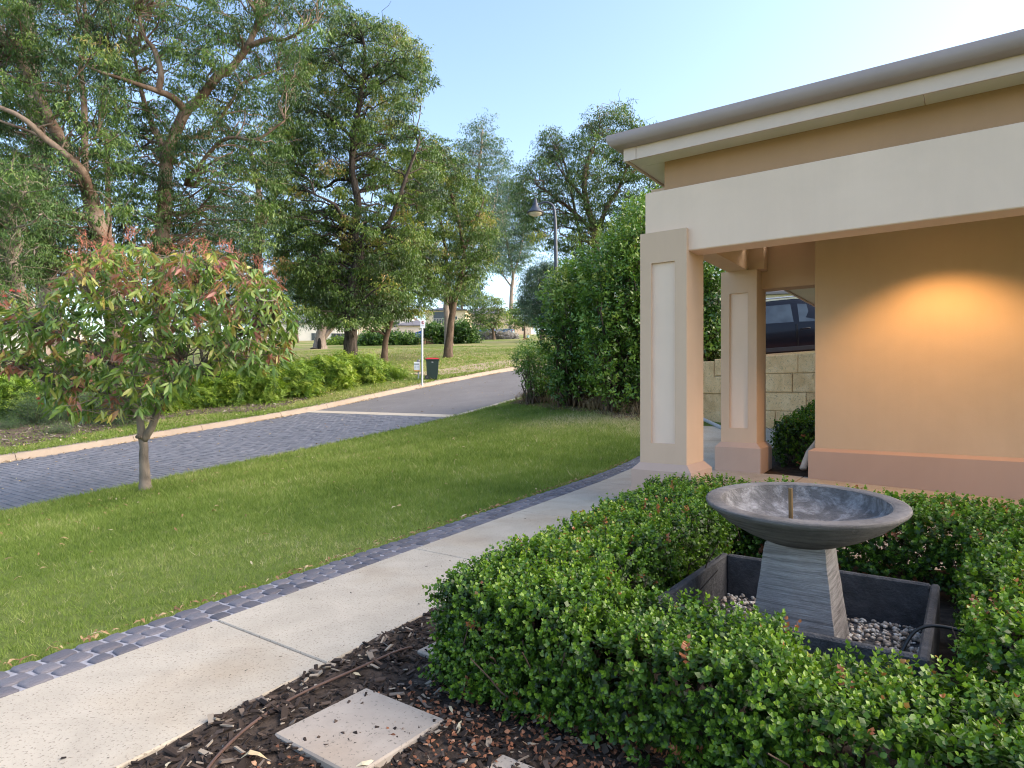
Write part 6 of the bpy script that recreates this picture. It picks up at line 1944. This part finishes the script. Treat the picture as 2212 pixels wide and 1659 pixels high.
# ------------------------------------------------------------------ hillside houses
M_HC = render_mat("far_cream", (.66, .55, .40)); M_HW = render_mat("far_white", (.72, .68, .62)); M_HP = render_mat("far_pink", (.62, .52, .46))
M_HR = plain("far_roof", (.16, .15, .165), .6, var=.1, scale=.6); M_HG = plain("far_glass", (.05, .06, .07), .15); M_HF = plain("far_frame", (.55, .52, .48), .5)
def far_house(label, x, Y, w, d, h, wall, roof_h=1.8, rz=0.0, wins=(), band=False, balcony=False, door=True, zoff=0.0):
    X = (x - CX) / FPX * Y; z = zw(X, Y) + zoff
    r = empty("hill_house", (X, Y, z), rz); bpy.context.view_layer.update(); tag(r, label, "house", "houses on the hill beyond the park")
    m = MB(); m.box(-w / 2, w / 2, 0, d, -3, h); m.build("wall", wall, r)
    o = .5; rf = MB()
    V = [(-w / 2 - o, -o, h), (w / 2 + o, -o, h), (w / 2 + o, d + o, h), (-w / 2 - o, d + o, h), (-w / 2 + d * .4, d / 2, h + roof_h), (w / 2 - d * .4, d / 2, h + roof_h), (-w / 2 - o, -o, h - .18), (w / 2 + o, -o, h - .18), (w / 2 + o, d + o, h - .18), (-w / 2 - o, d + o, h - .18)]
    F = [[0, 1, 5, 4], [1, 2, 5], [2, 3, 4, 5], [3, 0, 4], [6, 7, 1, 0], [7, 8, 2, 1], [8, 9, 3, 2], [9, 6, 0, 3], [9, 8, 7, 6]]
    rf.add(V, F); rf.build("roof", M_HR, r)
    for (wx, wz, ww, wh) in wins:
        m = MB(); m.box(wx - ww / 2, wx + ww / 2, -.05, .02, wz, wz + wh); wo = m.build("window", M_HF, r)
        k = max(1, round(ww / .9)); cw = (ww - .12) / k
        for i in range(k):
            m = MB(); m.box(wx - ww / 2 + .06 + i * cw + .03, wx - ww / 2 + .06 + (i + 1) * cw - .03, -.07, -.045, wz + .07, wz + wh - .07); m.build("pane", M_HG, wo)
    if band: m = MB(); m.box(-w / 2 - .06, w / 2 + .06, -.12, .02, h * .47, h * .52); m.build("band_course", M_HR, r)
    if door:
        m = MB(); m.box(w * .1, w * .1 + 1.0, -.06, .02, 0, 2.1); dr = m.build("door", plain("far_door", (.2, .12, .08), .5), r)
    if balcony:
        m = MB(); m.box(-w * .30, w * .02, -.03, .02, h * .5, h * .93); m.build("balcony_opening", M_HG, r)
        m = MB()
        for i in range(9): m.box(-w * .30 + i * w * .04, -w * .30 + i * w * .04 + .06, -.12, -.06, h * .5, h * .5 + 1.0)
        m.box(-w * .31, w * .03, -.13, -.05, h * .5 + 1.0, h * .5 + 1.08); m.build("balustrade", M_HF, r)
    return r
far_house("pale single storey house with a garage left of the black trunk", 668, 112, 15, 9, 4.2, M_HW, 1.6, .15, [(-4.5, 1.0, 1.8, 1.5), (1, 1.0, 1.4, 1.4), (5, .1, 2.6, 2.3)], zoff=-1.0)
far_house("cream hillside house seen under the olive green crown", 758, 126, 12, 9, 5.4, M_HC, 1.8, .1, [(-3.6, 3.2, 1.6, 1.2), (0, 3.2, 1.2, 1.2), (3.6, .8, 2.0, 1.5)], zoff=-1.2)
far_house("white rendered house between the black trunk and the slender trunk", 838, 132, 10, 9, 5.6, M_HW, 1.8, 0, [(-2.8, 3.4, 1.4, 1.2), (1.6, 3.4, 1.8, 1.2), (-1, .8, 1.6, 1.4)], zoff=-1.2)
far_house("low pinkish house with small windows behind the blue notice", 893, 128, 6.5, 8, 3.6, M_HP, 1.4, 0, [(-1.6, 1.0, 1.0, 1.2), (1.2, 1.0, .9, 1.2)], door=False, zoff=-1.0)
far_house("cream two storey house with a balcony behind the twin stemmed tree", 962, 150, 9.5, 9, 6.2, M_HC, 1.2, -.1, [(2.6, 3.9, .6, .8), (2.6, 1.2, .6, 1.0)], balcony=True, door=False)
far_house("two storey cream house with a dark hip roof on the hill", 1046, 168, 13, 10, 5.6, M_HC, 2.2, -.15, [(-4.2, 1.0, .8, .6), (2.0, 3.6, 1.2, 1.0)], band=True, door=False)
far_house("low pale house at the right end of the hillside row", 1112, 176, 9, 8, 3.0, M_HP, 1.3, -.1, [(-2.2, .2, 2.6, 2.0), (2.4, .9, 1.0, 1.0)], door=False)
far_house("white house glimpsed under the pink blossoms at the left", 40, 74, 9, 8, 3.4, M_HW, 1.4, .3, [(-2, 1.0, 1.6, 1.3), (2.2, 1.0, 1.2, 1.3)], zoff=-.3)
far_house("pale neighbouring house up the slope behind the parked dark car", 1620, 46, 12, 8, 3.0, M_HW, 1.6, -.3, [(-3, .9, 1.8, 1.3), (2, .9, 1.8, 1.3)], zoff=1.0)

# ------------------------------------------------------------------ two people far off on the hill
def figure(name, label, loc, joints, edges, stops, h):
    me = bpy.data.meshes.new(name)
    me.from_pydata([j[0] for j in joints], edges, [])
    o = bpy.data.objects.new(name, me); COL.objects.link(o); o.location = loc
    sk = o.modifiers.new("skin", 'SKIN')
    for v, j in zip(me.skin_vertices[0].data, joints): v.radius = j[1] if hasattr(j[1], '__len__') else (j[1], j[1])
    me.skin_vertices[0].data[0].use_root = True
    sb = o.modifiers.new("subdivision", 'SUBSURF'); sb.levels = 2; sb.render_levels = 2
    m, nt, b = new_mat(name + "_clothes")
    t = nt.nodes.new("ShaderNodeTexCoord"); sp = nt.nodes.new("ShaderNodeSeparateXYZ"); nt.links.new(t.outputs["Object"], sp.inputs[0])
    dv = nt.nodes.new("ShaderNodeMath"); dv.operation = 'DIVIDE'; dv.inputs[1].default_value = h; nt.links.new(sp.outputs[2], dv.inputs[0])
    nt.links.new(ramp(nt, dv.outputs[0], stops, 'CONSTANT'), b.inputs["Base Color"]); b.inputs["Roughness"].default_value = .8
    me.materials.append(m)
    tag(o, label, "person")
    return o
SKIN = (.42, .26, .19)
pX, pY, pZ = hit(1108.6, 726.5, 40)
J = [((0, 0, .95), (.15, .11)), ((0, 0, 1.15), (.14, .10)), ((0, 0, 1.38), (.17, .10)), ((0, 0, 1.50), .055), ((0, -.01, 1.58), (.075, .085)), ((0, 0, 1.68), (.085, .1)), ((0, 0, 1.76), (.06, .07)),
     ((-.2, 0, 1.40), .065), ((-.27, .03, 1.15), .05), ((-.20, -.14, .98), .04), ((-.17, -.2, .95), .045), ((.2, 0, 1.40), .065), ((.27, .03, 1.15), .05), ((.20, -.14, .98), .04), ((.17, -.2, .95), .045),
     ((-.10, 0, .86), .10), ((-.11, -.02, .48), .07), ((-.12, .0, .08), .05), ((-.13, -.14, .03), .045), ((.10, 0, .86), .10), ((.11, -.02, .48), .07), ((.12, 0, .08), .05), ((.13, -.14, .03), .045)]
Ed = [(0, 1), (1, 2), (2, 3), (3, 4), (4, 5), (5, 6), (2, 7), (7, 8), (8, 9), (9, 10), (2, 11), (11, 12), (12, 13), (13, 14), (0, 15), (15, 16), (16, 17), (17, 18), (0, 19), (19, 20), (20, 21), (21, 22)]
figure("person", "person standing on the hill in a dark grey top and blue jeans", (pX, pY, pZ), J, Ed, [(0, (.06, .05, .045)), (.05, (.05, .08, .17)), (.53, (.085, .085, .095)), (.835, SKIN), (.93, (.05, .035, .025))], 1.80)
sX, sY, sZ = hit(1141.3, 734.5, 40)
J = [((0, 0, .12), (.16, .13)), ((0, .02, .32), (.14, .10)), ((0, 0, .55), (.16, .10)), ((0, -.01, .66), .055), ((0, -.02, .73), (.075, .085)), ((0, -.01, .83), (.085, .1)), ((0, 0, .90), (.06, .07)),
     ((-.19, -.02, .56), .06), ((-.25, -.10, .34), .05), ((-.18, -.28, .26), .042), ((.19, -.02, .56), .06), ((.25, -.10, .34), .05), ((.18, -.28, .26), .042),
     ((-.10, -.12, .12), .10), ((-.22, -.45, .22), .075), ((-.10, -.72, .07), .05), ((-.08, -.82, .06), .045), ((.10, -.12, .12), .10), ((.22, -.45, .22), .075), ((.10, -.72, .07), .05), ((.08, -.82, .06), .045)]
Ed = [(0, 1), (1, 2), (2, 3), (3, 4), (4, 5), (5, 6), (2, 7), (7, 8), (8, 9), (2, 10), (10, 11), (11, 12), (0, 13), (13, 14), (14, 15), (15, 16), (0, 17), (17, 18), (18, 19), (19, 20)]
o = figure("person", "person sitting on the park grass in a pale blue top", (sX, sY, sZ), J, Ed, [(0, (.30, .10, .08)), (.27, (.55, .68, .74)), (.70, SKIN), (.86, (.035, .025, .02))], .96)
o.rotation_euler = (0, 0, R(-60))
